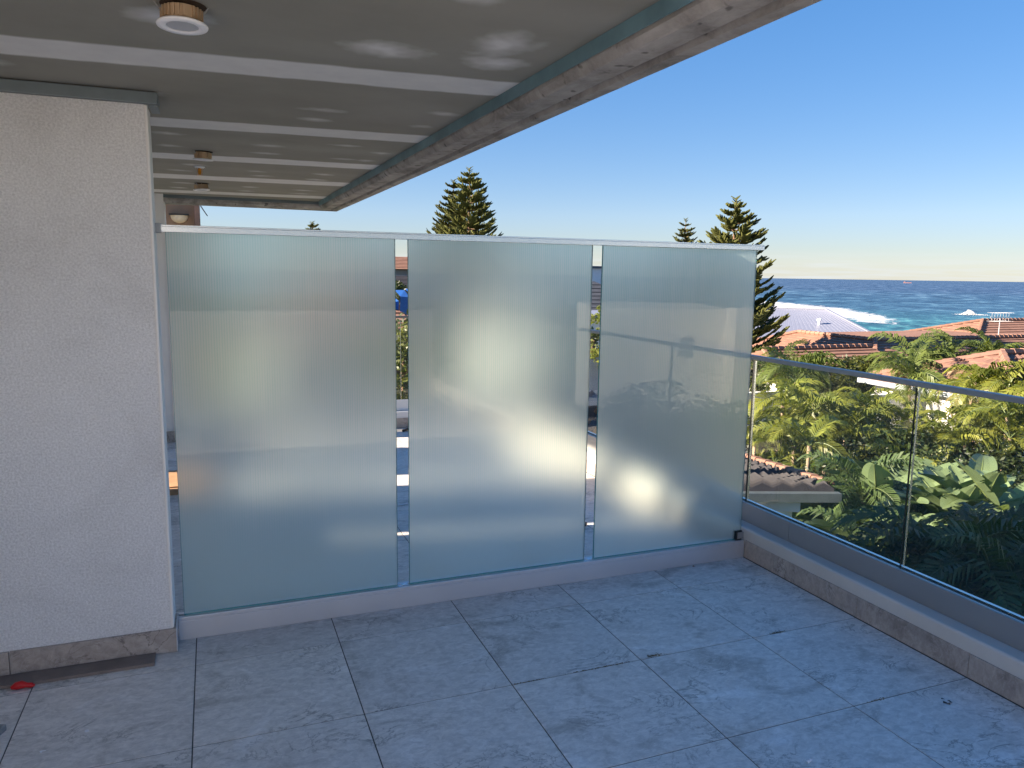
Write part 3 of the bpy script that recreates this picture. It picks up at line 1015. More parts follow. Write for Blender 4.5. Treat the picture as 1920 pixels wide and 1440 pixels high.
slotwall(.31, 1.85); slotwall(1.93, 2.12); slotwall(2.12, 2.66, 0, 2.03); slotwall(2.66, 3.02); slotwall(3.37, 4.36, 0, 1.90); slotwall(1.85, 1.93, 0, 1.1); slotwall(4.36, 4.9, 0, .95)
tag(box('near_wall', 'wall', -8, -1.801, -2.2, .31, -6, 2.9), 'unseen apartment wall at the left, placed to keep the low sun off the terrace', kind='structure')  # out of view; its length is set to block the sun here only
tag(box('rear_wall', 'white_paint', -8, 3.02, -6.75, YN, -.3, 1.12), 'low white parapet closing the terrace behind the photographer', kind='structure')
tag(box('bounce_wall', 'white_paint', -8, -.45, -7.4, -6.76, -.3, 4.8), 'unseen white wall added behind the photographer to bounce warm light', kind='structure')  # added out of view as a sunlit reflector for the shaded terrace
tag(box('lower_building', 'white_paint', -8, 3.24, YN, 4.86, -6.5, -.36), 'rendered lower storeys under the terrace', kind='structure')
dr = empty('sliding_door', (-1.79, -1.0, 0), 'aluminium framed sliding glass door behind the camera', 'door')
MB().box(-1.80, -1.785, -2.1, -.2, .02, 2.2).build('door_glass', 'window', dr)
mb = MB()
for y in (-2.1, -1.2, -.25): mb.box(-1.7845, -1.75, y, y + .05, .02, 2.2)
mb.build('door_frame', 'alu_grey', dr)

# next building corner seen beyond the ceiling
nb = empty('neighbour_wall', W(340, 404, 10.5), 'brown neighbouring wall with a bowl lamp seen above the left end of the screen', 'building')
p = W(345, 410, 10.5)
mb = MB(); mb.box(p.x - 1.3, W(364, 410, 10.5).x, p.y, p.y + .3, -6, 3.2); mb.build('wall_face', 'tan', nb)
mb = MB(); mb.box(W(364.5, 410, 10.5).x, W(375, 410, 10.5).x, p.y - .12, p.y + .3, 2.02, 3.2); mb.build('corner_fascia', 'brown', nb, bevel=.01)
mb = MB(); mb.box(W(361, 410, 10.5).x, W(364.2, 410, 10.5).x, p.y - .03, p.y - .001, 1.6, 3.2); mb.build('downpipe', 'tan', nb)
lp = W(336, 404, 10.45)
lamp = empty('bowl_wall_light', lp, 'cream half bowl wall light on the brown neighbouring wall', 'wall light')
mb = MB()
for k in range(8):
    for j in range(12):
        def P_(k, j):
            a = pi / 2 * k / 8; b = pi * j / 12
            return lp + Vector((.115 * cos(a) * cos(b), -.10 * cos(a) * sin(b) + .0, -.105 * sin(a)))
        mb.quad(P_(k, j), P_(k, j + 1), P_(k + 1, j + 1), P_(k + 1, j))
mb.build('glass_bowl', 'dome', lamp, smooth=True)
mb = MB(); mb.box(lp.x - .125, lp.x + .125, lp.y - .11, lp.y + .04, lp.z + .001, lp.z + .016); mb.build('rim', 'blacks', lamp)
mb = MB(); mb.tube([W(376, 386, 8.2), W(389, 405, 8.2)], [.006, .005], 6)
tag(mb.build('hanging_wire', 'blacks'), 'short dark wire sticking out below the far ceiling edge', 'wire')


# ------------------------------------------------------------------ downlights and sprinkler
def downlight(x, y, z, tilt, rz, label, r=.062):
    t = empty('downlight', (x, y, 2.34), label, 'ceiling light', 'downlights hanging out of their holes')
    Mx = Matrix.Translation((x, y, z)) @ Matrix.Rotation(rz, 4, 'Z') @ Matrix.Rotation(tilt, 4, 'X')
    mb = MB(); mb.lathe([(r * .62, .002), (r * .70, -.001), (r * .98, .001), (r, .004), (r * .97, .007), (r * .6, .007), (r * .6, .002)], 48, Mx); mb.build('flange', 'plastic', t, smooth=True)
    mb = MB(); mb.lathe([(0, .0025), (r * .63, .003)], 32, Mx); mb.build('lens', 'lens', t, smooth=True)
    mb = MB()
    mb.lathe([(r * .80, .0075), (r * .80, .012), (r * .76, .014), (r * .76, .044), (r * .70, .046), (0, .047)], 36, Mx)
    for k in range(26):
        a = 2 * pi * k / 26
        if k % 7 == 0: continue
        c_ = Mx @ Vector((r * .79 * cos(a), r * .79 * sin(a), .029))
        mb.obox(c_, (Mx.to_3x3() @ Vector((cos(a), sin(a), 0))), (Mx.to_3x3() @ Vector((-sin(a), cos(a), 0))), (Mx.to_3x3() @ Vector((0, 0, 1))), r * .045, r * .035, .014)
    mb.build('heat_sink', 'brass', t)
    for s_ in (-1, 1):
        mb = MB()
        a_ = Mx @ Vector((s_ * r * .8, 0, .035)); b_ = Mx @ Vector((s_ * r * 1.06, .004, .064))
        mb.beam(a_, b_, .008, .003)
        mb.build('spring_clip', 'alu_grey', t)
    mb = MB(); mb.lathe([(0, 0), (r * .9, 0)], 36, Matrix.Translation((x + .004, y + .004, 2.3385))); mb.build('dark_hole_disc', 'hole', t)  # flat disc under the board, dark colour standing for the shade inside
    mb = MB()
    mb.tube([(x, y, 2.337), (x + .01, y + .012, 2.32), (x, y, z + .03)], [.003] * 3, 6); mb.build('cable', 'plastic', t)


downlight(.080, -.985, 2.283, rad(-3), 0, 'nearest downlight hanging from the ceiling, large at the upper left', .064)
downlight(.107, 1.70, 2.290, rad(3), .5, 'second downlight, its tan body showing, above the joint tape', .058)
downlight(.080, 3.50, 2.284, rad(-4), 1.0, 'farthest downlight, white rim tilted down near the end of the ceiling', .064)
sp_ = empty('sprinkler', (.08, 2.40, 2.34), 'small orange sprinkler head between the two far downlights', 'sprinkler')
mb = MB(); mb.lathe([(0, 0), (.034, 0), (.036, -.004), (.026, -.010), (0, -.012)], 28, Matrix.Translation((.08, 2.40, 2.338))); mb.build('cover_ring', 'plastic', sp_, smooth=True)
mb = MB(); mb.tube([(.08, 2.40, 2.326), (.08, 2.40, 2.300), (.08, 2.40, 2.285)], [.010, .012, .008], 10)
mb.build('bulb', 'redbulb', sp_, smooth=True)
mb = MB(); mb.beam((.062, 2.40, 2.327), (.066, 2.40, 2.282), .005, .005); mb.beam((.098, 2.40, 2.327), (.094, 2.40, 2.282), .005, .005); mb.beam((.062, 2.40, 2.281), (.098, 2.40, 2.281), .02, .003)
mb.build('frame_arms', 'brass', sp_)

#==VEG==
# ------------------------------------------------------------------ roofs and houses
def tiled_slope(mb, a, b, c, d, rows, rise=.045, waves=0):
    """roof slope a-b at the eave, d-c at the ridge, stepped into courses"""
    a, b, c, d = map(Vector, (a, b, c, d))
    n = (b - a).cross(d - a).normalized()
    if n.z < 0: n = -n
    for k in range(rows):
        t0, t1 = k / rows, (k + 1.0) / rows
        p0, p1 = a.lerp(d, t0), b.lerp(c, t0)
        q0, q1 = a.lerp(d, t1), b.lerp(c, t1)
        up_ = n * rise
        W_ = (p1 - p0).length
        nw = max(1, int(W_ / waves)) if waves else 1
        for j in range(nw):
            s0, s1 = j / nw, (j + 1) / nw
            hmid = n * (rise * .9) if waves else n * 0
            A0, A1 = p0.lerp(p1, s0) + up_, p0.lerp(p1, s1) + up_
            B0, B1 = q0.lerp(q1, s0), q0.lerp(q1, s1)
            if waves:
                Am = p0.lerp(p1, (s0 + s1) / 2) + up_ + hmid; Bm = q0.lerp(q1, (s0 + s1) / 2) + hmid
                mb.quad(A0, Am, Bm, B0); mb.quad(Am, A1, B1, Bm)
                mb.quad(p0.lerp(p1, s0), p0.lerp(p1, (s0 + s1) / 2) + hmid * .3, Am, A0)
                mb.quad(p0.lerp(p1, (s0 + s1) / 2) + hmid * .3, p0.lerp(p1, s1), A1, Am)
            else:
                mb.quad(A0, A1, B1, B0)
                mb.quad(p0, p1, A1, A0)


def ridge_line(mb, a, b, w=.14, step=.4):
    a = Vector(a); b = Vector(b); L = (b - a).length; n = max(1, int(L / step)); d = (b - a) / L
    for k in range(n):
        p = a.lerp(b, k / n); q = a.lerp(b, (k + 1) / n)
        r0, r1 = w * 1.0, w * .82
        mb.tube([p, q], [r0, r1], 6)


H = []


def hip_house(name, label, cat, x0, x1, y0, y1, z_eave, rise, m_roof, m_wall='white_paint', over=.5, axis='x', rows=None, waves=0, ridge_in=None, wall_z=None, group=None, windows=()):
    zg = wall_z if wall_z is not None else min(gz(x0, y0), gz(x1, y1)) - .5
    h = empty(name, ((x0 + x1) / 2, (y0 + y1) / 2, zg), label, cat, group)
    w, d = x1 - x0, y1 - y0
    k = ridge_in if ridge_in is not None else min(w, d) / 2
    xm, ym = (x0 + x1) / 2, (y0 + y1) / 2
    if axis == 'x': r0, r1 = Vector((x0 + k, ym, z_eave + rise)), Vector((x1 - k, ym, z_eave + rise))
    else: r0, r1 = Vector((xm, y0 + k, z_eave + rise)), Vector((xm, y1 - k, z_eave + rise))
    A, B, Cc, D = [Vector(p) for p in ((x0, y0, z_eave), (x1, y0, z_eave), (x1, y1, z_eave), (x0, y1, z_eave))]
    mb = MB()
    slope = k if axis == 'x' else k
    rows = rows or max(4, int(min(w, d) / 2 / .38))
    if axis == 'x':
        tiled_slope(mb, A, B, r1, r0, rows, waves=waves); tiled_slope(mb, Cc, D, r0, r1, rows)
        tiled_slope(mb, D, A, r0, r0, rows, waves=waves); tiled_slope(mb, B, Cc, r1, r1, rows)
        hips = ((A, r0), (D, r0), (B, r1), (Cc, r1), (r0, r1))
    else:
        tiled_slope(mb, D, A, r0, r1, rows, waves=waves); tiled_slope(mb, B, Cc, r1, r0, rows)
        tiled_slope(mb, A, B, r0, r0, rows, waves=waves); tiled_slope(mb, Cc, D, r1, r1, rows)
        hips = ((A, r0), (B, r0), (Cc, r1), (D, r1), (r0, r1))
    mb.poly([A, D, Cc, B])
    roof = mb.build('roof', m_roof, h)
    mb = MB()
    for p, q in hips:
        if (q - p).length > .3: ridge_line(mb, p + Vector((0, 0, .06)), q + Vector((0, 0, .06)))
    if m_roof in ('terra', 'dark_tiles', 'brown_tiles'): mb.build('ridge_caps', 'terra' if m_roof == 'terra' else ('brown_tiles'), roof)
    mb = MB(); o = over
    mb.box(x0 + o, x1 - o, y0 + o, y1 - o, zg, z_eave - .03)
    mb.build('wall', m_wall, h)
    mb = MB()
    mb.box(x0 - .06, x1 + .06, y0 - .08, y0 - .01, z_eave - .14, z_eave + .02); mb.build('gutter', 'grey_paint', h)
    mb = MB(); mb.box(x0 - .08, x0 - .01, y0 - .0, y1 + .06, z_eave - .14, z_eave + .02); mb.build('gutter', 'grey_paint', h)
    for (side, u, z, ww, hh) in windows:
        if side == 's':
            f = MB().box(u - ww / 2 - .06, u + ww / 2 + .06, y0 + o - .05, y0 + o - .003, z - .06, z + hh + .06).build('window_frame', 'white_paint', h)
            MB().box(u - ww / 2, u + ww / 2, y0 + o - .07, y0 + o - .052, z, z + hh).build('pane', 'window', f)
        else:
            f = MB().box(x0 + o - .05, x0 + o - .003, u - ww / 2 - .06, u + ww / 2 + .06, z - .06, z + hh + .06).build('window_frame', 'white_paint', h)
            MB().box(x0 + o - .07, x0 + o - .052, u - ww / 2, u + ww / 2, z, z + hh).build('pane', 'window', f)
    return h


# terracotta house whose hip corner stands at photo right; west slope sunlit, south slope in shade
P0 = Vector((36.6, 30.7, -1.95))


def l_house():
    h = empty('terracotta_house', (40, 33, gz(40, 33)), 'low house with sunlit terracotta hip roof below the pale metal roof', 'house')
    run, drop = 4.6, 1.75
    n_end = P0 + Vector((0, 6.4, 0))
    SW = P0 + Vector((-run, -run, -drop)); NW = n_end + Vector((-run, run, -drop))
    E_end = P0 + Vector((30, 0, 0)); SE = P0 + Vector((30, -run, -drop))
    mb = MB()
    tiled_slope(mb, SW, NW, n_end, P0, 14, .045, 0)
    tiled_slope(mb, SW, SE, E_end, P0, 14, .05, 0)
    tiled_slope(mb, NW, NW + Vector((30 + run, 0, 0)), E_end + Vector((0, 6.4, 0)), n_end, 8, .07, 0)
    mb.quad(P0, n_end, n_end + Vector((30, 0, 0)), E_end)
    roof = mb.build('roof', 'terra', h)
    mb = MB()
    z = Vector((0, 0, .07))
    for p, q in ((SW, P0), (P0, n_end), (NW, n_end), (P0, E_end)): ridge_line(mb, p + z, q + z, .16)
    mb.build('ridge_caps', 'terra', roof)
    MB().box(SW.x + .6, P0.x + 29, SW.y + .6, NW.y - .6, gz(40, 33) - 1, SW.z - .02).build('wall', 'white_paint', h)
    MB().box(SW.x - .1, P0.x + 30, SW.y - .12, SW.y - .01, SW.z - .15, SW.z + .01).build('gutter', 'brown', h)
    # lower front wing
    q = W(1530, 662, 37)
    A = q + Vector((-3.6, -1.5, -.9)); B = q + Vector((5, -1.5, -.9)); Cq = q + Vector((5, 1.4, .05)); D = q + Vector((-2, 1.4, .05))
    mb = MB(); tiled_slope(mb, A, B, Cq, D, 8, .05, 0); tiled_slope(mb, A + Vector((0, 5, 0)), A, D, D, 7, .07, 0)
    w_ = mb.build('wing_roof', 'terra', h)
    mb = MB(); ridge_line(mb, D + z, Cq + z, .15); ridge_line(mb, A + z, D + z, .15); mb.build('ridge_caps', 'terra', w_)
    MB().box(A.x + .5, B.x, A.y + .5, A.y + 4, gz(A.x, A.y) - 1, A.z - .02).build('wing_wall', 'white_paint', h)


l_house()
# higher hip roof behind it
ap = Vector((52.4, 35.4, -1.22))
h2 = hip_house('hip_roof_house', 'taller hip roofed terracotta house behind the palms with a roof aerial', 'house', ap.x - 9.5, ap.x + 15, ap.y - 6, ap.y + 7, ap.z - 2.35, 2.35, 'terra', axis='x', ridge_in=9.5, rows=17)
# roof aerial
q = W(1871, 638, 51)
an = empty('roof_aerial', q, 'thin metal television aerial on the taller hip roof', 'aerial')
top = W(1874, 594, 51)
MB().tube if False else None
mb = MB(); mb.tube([q - Vector((0, 0, .5)), Vector((q.x, q.y, top.z))], [.035, .03], 6); mb.build('mast', 'alu', an)
mb = MB()
tz = top.z
mb.beam((q.x - .95, q.y, tz), (q.x + .95, q.y, tz), .04, .04)
mb.build('boom', 'alu', an)
mb = MB()
for k in range(7):
    xx = q.x - .8 + k * .27
    for dz in (.28, -.28): mb.beam((xx, q.y - .35, tz + dz), (xx, q.y + .35, tz + dz), .012, .012)
    mb.beam((xx, q.y, tz - .28), (xx, q.y, tz + .28), .014, .014)
for dz in (.28, -.28): mb.beam((q.x - .8, q.y, tz + dz), (q.x + .8, q.y, tz + dz), .014, .014)
tag(mb.build('dipole_rods', 'alu', an), kind='stuff')

# pale metal roof house
h = empty('metal_roof_house', (51, 55, gz(51, 52)), 'house with big pale lavender grey metal hip roof in front of the surf', 'house')
ra, rb = W(1440, 576.5, 75), W(1549, 579, 72); rb.z = ra.z
ec, ed = W(1654, 636, 64), W(1392, 646, 64); ed.z = ec.z = ec.z
ed = Vector((ed.x, ed.y, ec.z))
mb = MB()
ef = Vector((ec.x + 4, ec.y + 22, ec.z))
n = 26
for k in range(n):
    a0, a1 = ed.lerp(ec, k / n), ed.lerp(ec, (k + 1) / n); b0, b1 = ra.lerp(rb, k / n), ra.lerp(rb, (k + 1) / n)
    s_ = Vector((0, 0, .012))
    am, bm_ = a0.lerp(a1, .82), b0.lerp(b1, .82)
    mb.quad(a0, am, bm_, b0)
    mb.quad(am, a0.lerp(a1, .91) + s_, b0.lerp(b1, .91) + s_, bm_); mb.quad(a0.lerp(a1, .91) + s_, a1, b1, b0.lerp(b1, .91) + s_)
mb.tri(ec, ef, rb); mb.quad(ef, ef + Vector((-24, 0, 0)), ra, rb)
rf = mb.build('roof', 'metal_roof', h)
mb = MB(); mb.beam(ec + Vector((0, 0, .06)), rb + Vector((0, 0, .06)), .25, .08); mb.beam(ra + Vector((0, 0, .06)), rb + Vector((0, 0, .06)), .25, .08); mb.build('ridge_flashing', 'metal_roof', rf)
mb = MB(); mb.beam(ed + Vector((0, -.1, -.08)), ec + Vector((0, -.1, -.08)), .15, .2); mb.build('gutter', 'brown', h)
mb = MB(); mb.box(ed.x + 1, ec.x - 1, ec.y + 5, ec.y + 18, gz(51, 52) - 2, ec.z - .05); mb.build('wall', 'white_paint', h)
q = W(1536, 604, 68); mb = MB(); mb.tube([q + Vector((0, 0, -.6)), q + Vector((0, 0, .15))], [.12, .12], 10); mb.lathe([(.22, .12), (.2, .3), (0, .36)], 12, Matrix.Translation(q)); mb.build('roof_vent', 'plastic', rf)
q = W(1650, 630, 63); mb = MB(); mb.tube([q + Vector((0, 0, -1.5)), q + Vector((0, 0, .35))], [.05, .05], 6); mb.beam(q + Vector((-.25, 0, .25)), q + Vector((.25, 0, .25)), .05, .05)
mb.build('vent_pipe', 'plastic', h)

# white garage with brown tile roof at lower right
q = W(1745, 729, 25)
g = hip_house('white_garage', 'white rendered garage with small brown tile roof behind the palms', 'garage', q.x - .35, q.x + 8, q.y - 3.4, q.y + 2.6, q.z + .02, 1.1, 'brown_tiles', over=.35, axis='x', waves=.3, ridge_in=3)
q2 = W(1752, 745, 24.5)
for dy in (.3, 1.4):
    pass
MB().box(q.x - .012, q.x - .002, q.y - 1.7, q.y - 1.55, gz(q.x, q.y), q.z - .08).build('downpipe', 'pink' if False else 'brown', g)
MB().box(q.x + 1.6, q.x + 1.72, q.y - 3.10, q.y - 3.055, gz(q.x, q.y), q.z - .08).build('downpipe', 'timber', g)
MB().box(q.x + .55, q.x + .72, q.y - 3.085, q.y - 3.055, q.z - .85, q.z - .6).build('wall_lamp', 'brown', g)
# grey garden wall left of the garage
q = W(1690, 738, 25)
tag(MB().box(q.x - 1.4, q.x + 1.2, q.y, q.y + .2, gz(q.x, q.y) - .5, q.z).build('garden_wall', 'white_paint'), 'plain pale garden wall between the garage and the palms', 'garden wall')
q = W(1440, 735, 24)
tag(MB().box(q.x - 4, q.x + .9, q.y, q.y + .2, gz(q.x, q.y) - .5, q.z).build('garden_wall', 'white_paint'), 'sunlit white garden wall at the foot of the pine behind the screen edge', 'garden wall')

# carport roof below the terrace
g = empty('carport', (8, 6.5, gz(8, 6)), 'dark tiled carport roof with white beam and post below the balustrade', 'carport')
A = Vector((3.6, 6.25, -2.05)); B = Vector((9.55, 5.75, -1.92)); Cq = Vector((9.25, 8.2, -1.75)); 
# slope facing the camera: eave A-B, ridge Cq-D
eA, eB = W(1330, 962, 11.0), W(1564, 925, 11.0); eA.z = eB.z
rB, rA = W(1552, 918, 11.9), W(1398, 866, 15.0)
rA2 = rA + (rA - rB) * .35
rB = eB.lerp(rB, 1)
mb = MB()
tiled_slope(mb, eA, eB, rB.lerp(eB, .1), rA2, 11, .075, .26)
mb.quad(eA - Vector((0, 0, .02)), eB - Vector((0, 0, .02)), rB.lerp(eB, .1) - Vector((0, 0, .08)), rA2 - Vector((0, 0, .08)))
rf = mb.build('roof', 'dark_tiles', g)
mb = MB(); ridge_line(mb, rB + Vector((0, 0, .07)), rA2 + Vector((0, 0, .07)), .12, .42); mb.build('ridge_caps', 'terra', rf)
mb = MB(); mb.beam(eA + Vector((-.03, -.07, -.04)), eB + Vector((.04, -.07, -.04)), .12, .13); mb.build('gutter', 'galv', g)
mb = MB(); mb.beam(eA + Vector((.2, .18, -.20)), eB + Vector((-.45, .18, -.20)), .09, .16); mb.build('beam', 'white_paint', g)
pp = W(1468, 960, 11.15)
mb = MB(); mb.box(pp.x - .09, pp.x + .09, pp.y - .09, pp.y + .09, gz(pp.x, pp.y) - .3, eB.z - .27); mb.build('post', 'white_paint', g)


# ---- houses and walls seen through the slots and blurred behind the glass
def block(name, label, cat, cx, cy_, w, d, z0, z1, m_w, m_r, floors=2, win=(1.2, 1.3), rise=0, balcony=False):
    h = empty(name, (cx, cy_, z0), label, cat)
    MB().box(cx - w / 2, cx + w / 2, cy_ - d / 2, cy_ + d / 2, z0, z1).build('wall', m_w, h)
    y0 = cy_ - d / 2
    fh = 2.9
    nw = max(2, int(w / 2.4))
    for f in range(floors):
        zb = z1 - fh * (f + 1) + .7
        for k in range(nw):
            x = cx - w / 2 + w * (k + .5) / nw
            fr = MB().box(x - win[0] / 2 - .07, x + win[0] / 2 + .07, y0 - .06, y0 - .003, zb - .07, zb + win[1] + .07).build('window_frame', 'white_paint', h)
            MB().box(x - win[0] / 2, x + win[0] / 2, y0 - .08, y0 - .062, zb, zb + win[1]).build('pane', 'window', fr)
        if balcony:
            MB().box(cx - w / 2 - .1, cx + w / 2 + .1, y0 - 1.2, y0 - .09, zb - .85, zb - .7).build('balcony_slab', 'white_paint', h)
            mb = MB(); mb.box(cx - w / 2, cx + w / 2, y0 - 1.18, y0 - 1.12, zb + .2, zb + .25)
            nb_ = int(w / .35)
            for k in range(nb_ + 1): mb.box(cx - w / 2 + w * k / nb_ - .015, cx - w / 2 + w * k / nb_ + .015, y0 - 1.165, y0 - 1.135, zb - .7, zb + .2)
            tag(mb.build('balcony_rail', 'grey_paint', h), kind='stuff')
    if rise > 0:
        x0, x1, ya, yb_ = cx - w / 2 - .5, cx + w / 2 + .5, cy_ - d / 2 - .5, cy_ + d / 2 + .5
        k = min(w, d) / 2
        r0, r1 = Vector((x0 + k, cy_, z1 + rise)), Vector((x1 - k, cy_, z1 + rise))
        A, B, Cc, D = [Vector(p) for p in ((x0, ya, z1), (x1, ya, z1), (x1, yb_, z1), (x0, yb_, z1))]
        mb = MB(); tiled_slope(mb, A, B, r1, r0, 9); tiled_slope(mb, Cc, D, r0, r1, 5); tiled_slope(mb, D, A, r0, r0, 9); tiled_slope(mb, B, Cc, r1, r1, 5); mb.poly([A, D, Cc, B])
        mb.build('roof', m_r, h)
    else:
        MB().box(cx - w / 2 - .25, cx + w / 2 + .25, cy_ - d / 2 - .25, cy_ + d / 2 + .25, z1 + .002, z1 + .25).build('roof', m_r, h)
    return h


q = W(755, 505, 78)
block('hillside_house', 'pale blue two storey house with reddish roof high in the left slot', 'house', q.x, q.y + 6, 16, 10, -5, q.z, 'grey_paint', 'terra', 2, rise=1.4)
q = W(756, 535, 58)
block('dark_eave_house', 'low house with dark roof below the pale blue house in the left slot', 'house', q.x + 1, q.y + 5, 12, 8, -7, q.z - .2, 'brown', 'dark_tiles', 1, rise=.9)
q = W(756, 560, 40)
mb = MB()
for k in range(9):
    a0 = Vector((q.x - 2.4 + k * .55, q.y + .3 * sin(k), q.z + .25 * sin(k * 1.7)))
    mb.quad(a0, a0 + Vector((.55, .1, .1 * cos(k * 2.1))), a0 + Vector((.55, .4, -1.3)), a0 + Vector((0, .3, -1.25)))
    mb.quad(a0, a0 + Vector((.55, .1, .1 * cos(k * 2.1))), a0 + Vector((.55, 1.4, .3)), a0 + Vector((0, 1.4, .3)))
tag(mb.build('blue_tarpaulin', 'blue_cloth'), 'crumpled bright blue tarpaulin on a roof seen in the left slot', 'tarpaulin')
q = W(750, 588, 24)
g = block('gabled_cottage', 'cream cottage wall with terracotta barge edge just above the far rail in the left slot', 'house', q.x - 1.6, q.y + 2, 5, 4, -6, q.z - .6, 'white_paint', 'terra', 1, rise=1.0)

q = W(1118, 503, 88)
block('balcony_apartments', 'flat roofed apartment block with rows of balconies high in the right slot', 'apartment block', q.x, q.y + 6, 26, 12, -8, q.z, 'white_paint', 'slate', 3, rise=0, balcony=True)
q = W(1116, 556, 58)
block('charcoal_roof_house', 'house with big charcoal roof seen in the right slot of the screen', 'house', q.x, q.y + 5, 13, 9, -9, q.z - 1.5, 'brown', 'dark_roof', 1, rise=2.6)
q = W(1116, 590, 45)
block('white_flat_house', 'white flat roofed house below the charcoal roof in the right slot', 'house', q.x, q.y + 4, 9, 6, -9, q.z - .35, 'white_paint', 'metal_roof', 1)
q = W(1115, 650, 24)
tag(MB().box(q.x - 1.6, q.x + 1.8, q.y, q.y + .25, gz(q.x, q.y) - .5, q.z + .25).build('garden_wall', 'white_paint'), 'sunlit white garden wall behind a small tree in the right slot', 'garden wall')
q = W(1112, 700, 17)
mb = MB()
for k in range(16):
    y = q.y - 1.2 + k * .17
    mb.quad((q.x - 1.6, y, q.z + k * .045 - .5), (q.x + 2.2, y, q.z + k * .045 - .5), (q.x + 2.2, y + .085, q.z + k * .045 - .43), (q.x - 1.6, y + .085, q.z + k * .045 - .43))
    mb.quad((q.x - 1.6, y + .085, q.z + k * .045 - .43), (q.x + 2.2, y + .085, q.z + k * .045 - .43), (q.x + 2.2, y + .17, q.z + k * .045 - .455), (q.x - 1.6, y + .17, q.z + k * .045 - .455))
sh = empty('garden_shed', (q.x, q.y, gz(q.x, q.y)), 'shed with corrugated slate grey roof and dark lattice in the right slot', 'shed')
mb.build('roof_sheet', 'slate', sh)
ql = W(1111, 742, 16.0)
mb = MB(); mb.box(q.x - 1.5, q.x + 2.1, ql.y + .25, ql.y + 1.6, gz(q.x, q.y) - .3, q.z - .46); mb.build('wall', 'timber', sh)
for s_ in (1, -1):
    mb = MB()
    for k in range(-8, 12):
        x0 = q.x - 1.5 + k * .34
        a = Vector((x0, ql.y + .16 + .02 * s_, ql.z + .05)); b = Vector((x0 + s_ * .75, ql.y + .16 + .02 * s_, ql.z - .85))
        mb.beam(a, b, .03, .16)
    tag(mb.build('lattice', 'dark_wood', sh), kind='stuff')

# mirrored in the right-hand glass: neighbour across the garden, behind the camera
def refl(px, py, d):
    v = W(px, py, d); return Vector((v.x, .56 - v.y, v.z))


h = empty('white_neighbour_building', (20.5, -27, -8), 'white building with roof terrace and glass rail mirrored in the right glass panel', 'building')
a = refl(1110, 577, 36); b = refl(1375, 577, 36); zt = .15
wv_ = (b - a); wv_.z = 0; wd = wv_.normalized(); nn = Vector((wd.y, -wd.x, 0))
cc = (a + b) / 2
mb = MB(); mb.obox(Vector((cc.x, cc.y, (zt - 9) / 2)) + nn * 4, wd, nn, Vector((0, 0, 1)), wv_.length / 2, 4, (zt + 9) / 2); mb.build('wall', 'white_paint', h)
mb = MB(); c2 = b + wd * .9; mb.obox(Vector((c2.x, c2.y, (zt + .1 - 9) / 2)) - nn * .8, wd, nn, Vector((0, 0, 1)), 1.2, .8, (zt + .1 + 9) / 2); mb.build('stair_tower', 'white_paint', h)
mb = MB()
nn_ = 9
for k in range(nn_ + 1):
    p = a.lerp(b, k / nn_); mb.box(p.x - .03, p.x + .03, p.y - .03, p.y + .03, zt, zt + 1.0)
mb.beam(Vector((a.x, a.y, zt + 1.02)), Vector((b.x, b.y, zt + 1.02)), .06, .05)
tag(mb.build('terrace_rail', 'alu_bright', h), kind='stuff')
q = refl(1263, 640, 35.8)
mb = MB(); mb.obox(q, wd, nn, Vector((0, 0, 1)), .30, .05, .45); mb.build('window', 'plastic', h)


# ------------------------------------------------------------------ vegetation
def frond_mesh(name, L, droop, n, ll, lw, m, seed, vee=.5, up0=.9):
    """one pinnate frond growing from the origin towards +x"""
    r = random.Random(seed)
    mb = MB()
    pts = []
    p = Vector((0, 0, 0)); a = up0
    seg = 14
    for k in range(seg + 1):
        pts.append(p.copy())
        p = p + Vector((cos(a), 0, sin(a))) * (L / seg)
        a -= droop / seg * (1 + .6 * k / seg)
    mb.tube(pts, [.022 * (1 - .85 * k / seg) * max(.6, L / 2) for k in range(seg + 1)], 4, 1)
    for i in range(n):
        t = .14 + .86 * (i / (n - 1))
        f = t * seg; k = min(seg - 1, int(f)); u = f - k
        base = pts[k].lerp(pts[k + 1], u); d = (pts[k + 1] - pts[k]).normalized()
        l_ = ll * (sin(pi * min(1, t * .85 + .12)) ** .7) * r.uniform(.85, 1.1)
        for s_ in (-1, 1):
            side = Vector((0, s_, 0)); upv = side.cross(d) * s_
            if upv.z < 0: upv = -upv
            fwd = .55 + .5 * t
            dr = (side * 1.0 + d * fwd + upv * vee * r.uniform(.4, 1.2)).normalized()
            mid = base + dr * l_ * .5; tip = base + dr * l_ * .9 + Vector((0, 0, -1)) * l_ * r.uniform(.28, .55)
            w = d * lw * .5
            mb.quad(base - w * .4, base + w * .4, mid + w, mid - w)
            mb.tri(mid - w, mid + w, tip)
    me = bpy.data.meshes.new(name)
    me.from_pydata(mb.v, [], mb.f)
    me.materials.append(MT[m]); me.materials.append(MT['rib'])
    me.polygons.foreach_set('material_index', mb.mi)
    me.update()
    return me


FR = {}
for key, m in (('kentia', 'kentia'), ('golden', 'golden'), ('darkpalm', 'darkpalm'), ('pink', 'pink')):
    FR[key] = [frond_mesh('frond', 2.0, dr, 24, .66, .085, m, sd, v, u) for dr, sd, v, u in ((1.7, 1, .5, .95), (2.1, 2, .3, .8), (1.3, 3, .7, 1.05), (2.5, 4, .1, .6))]


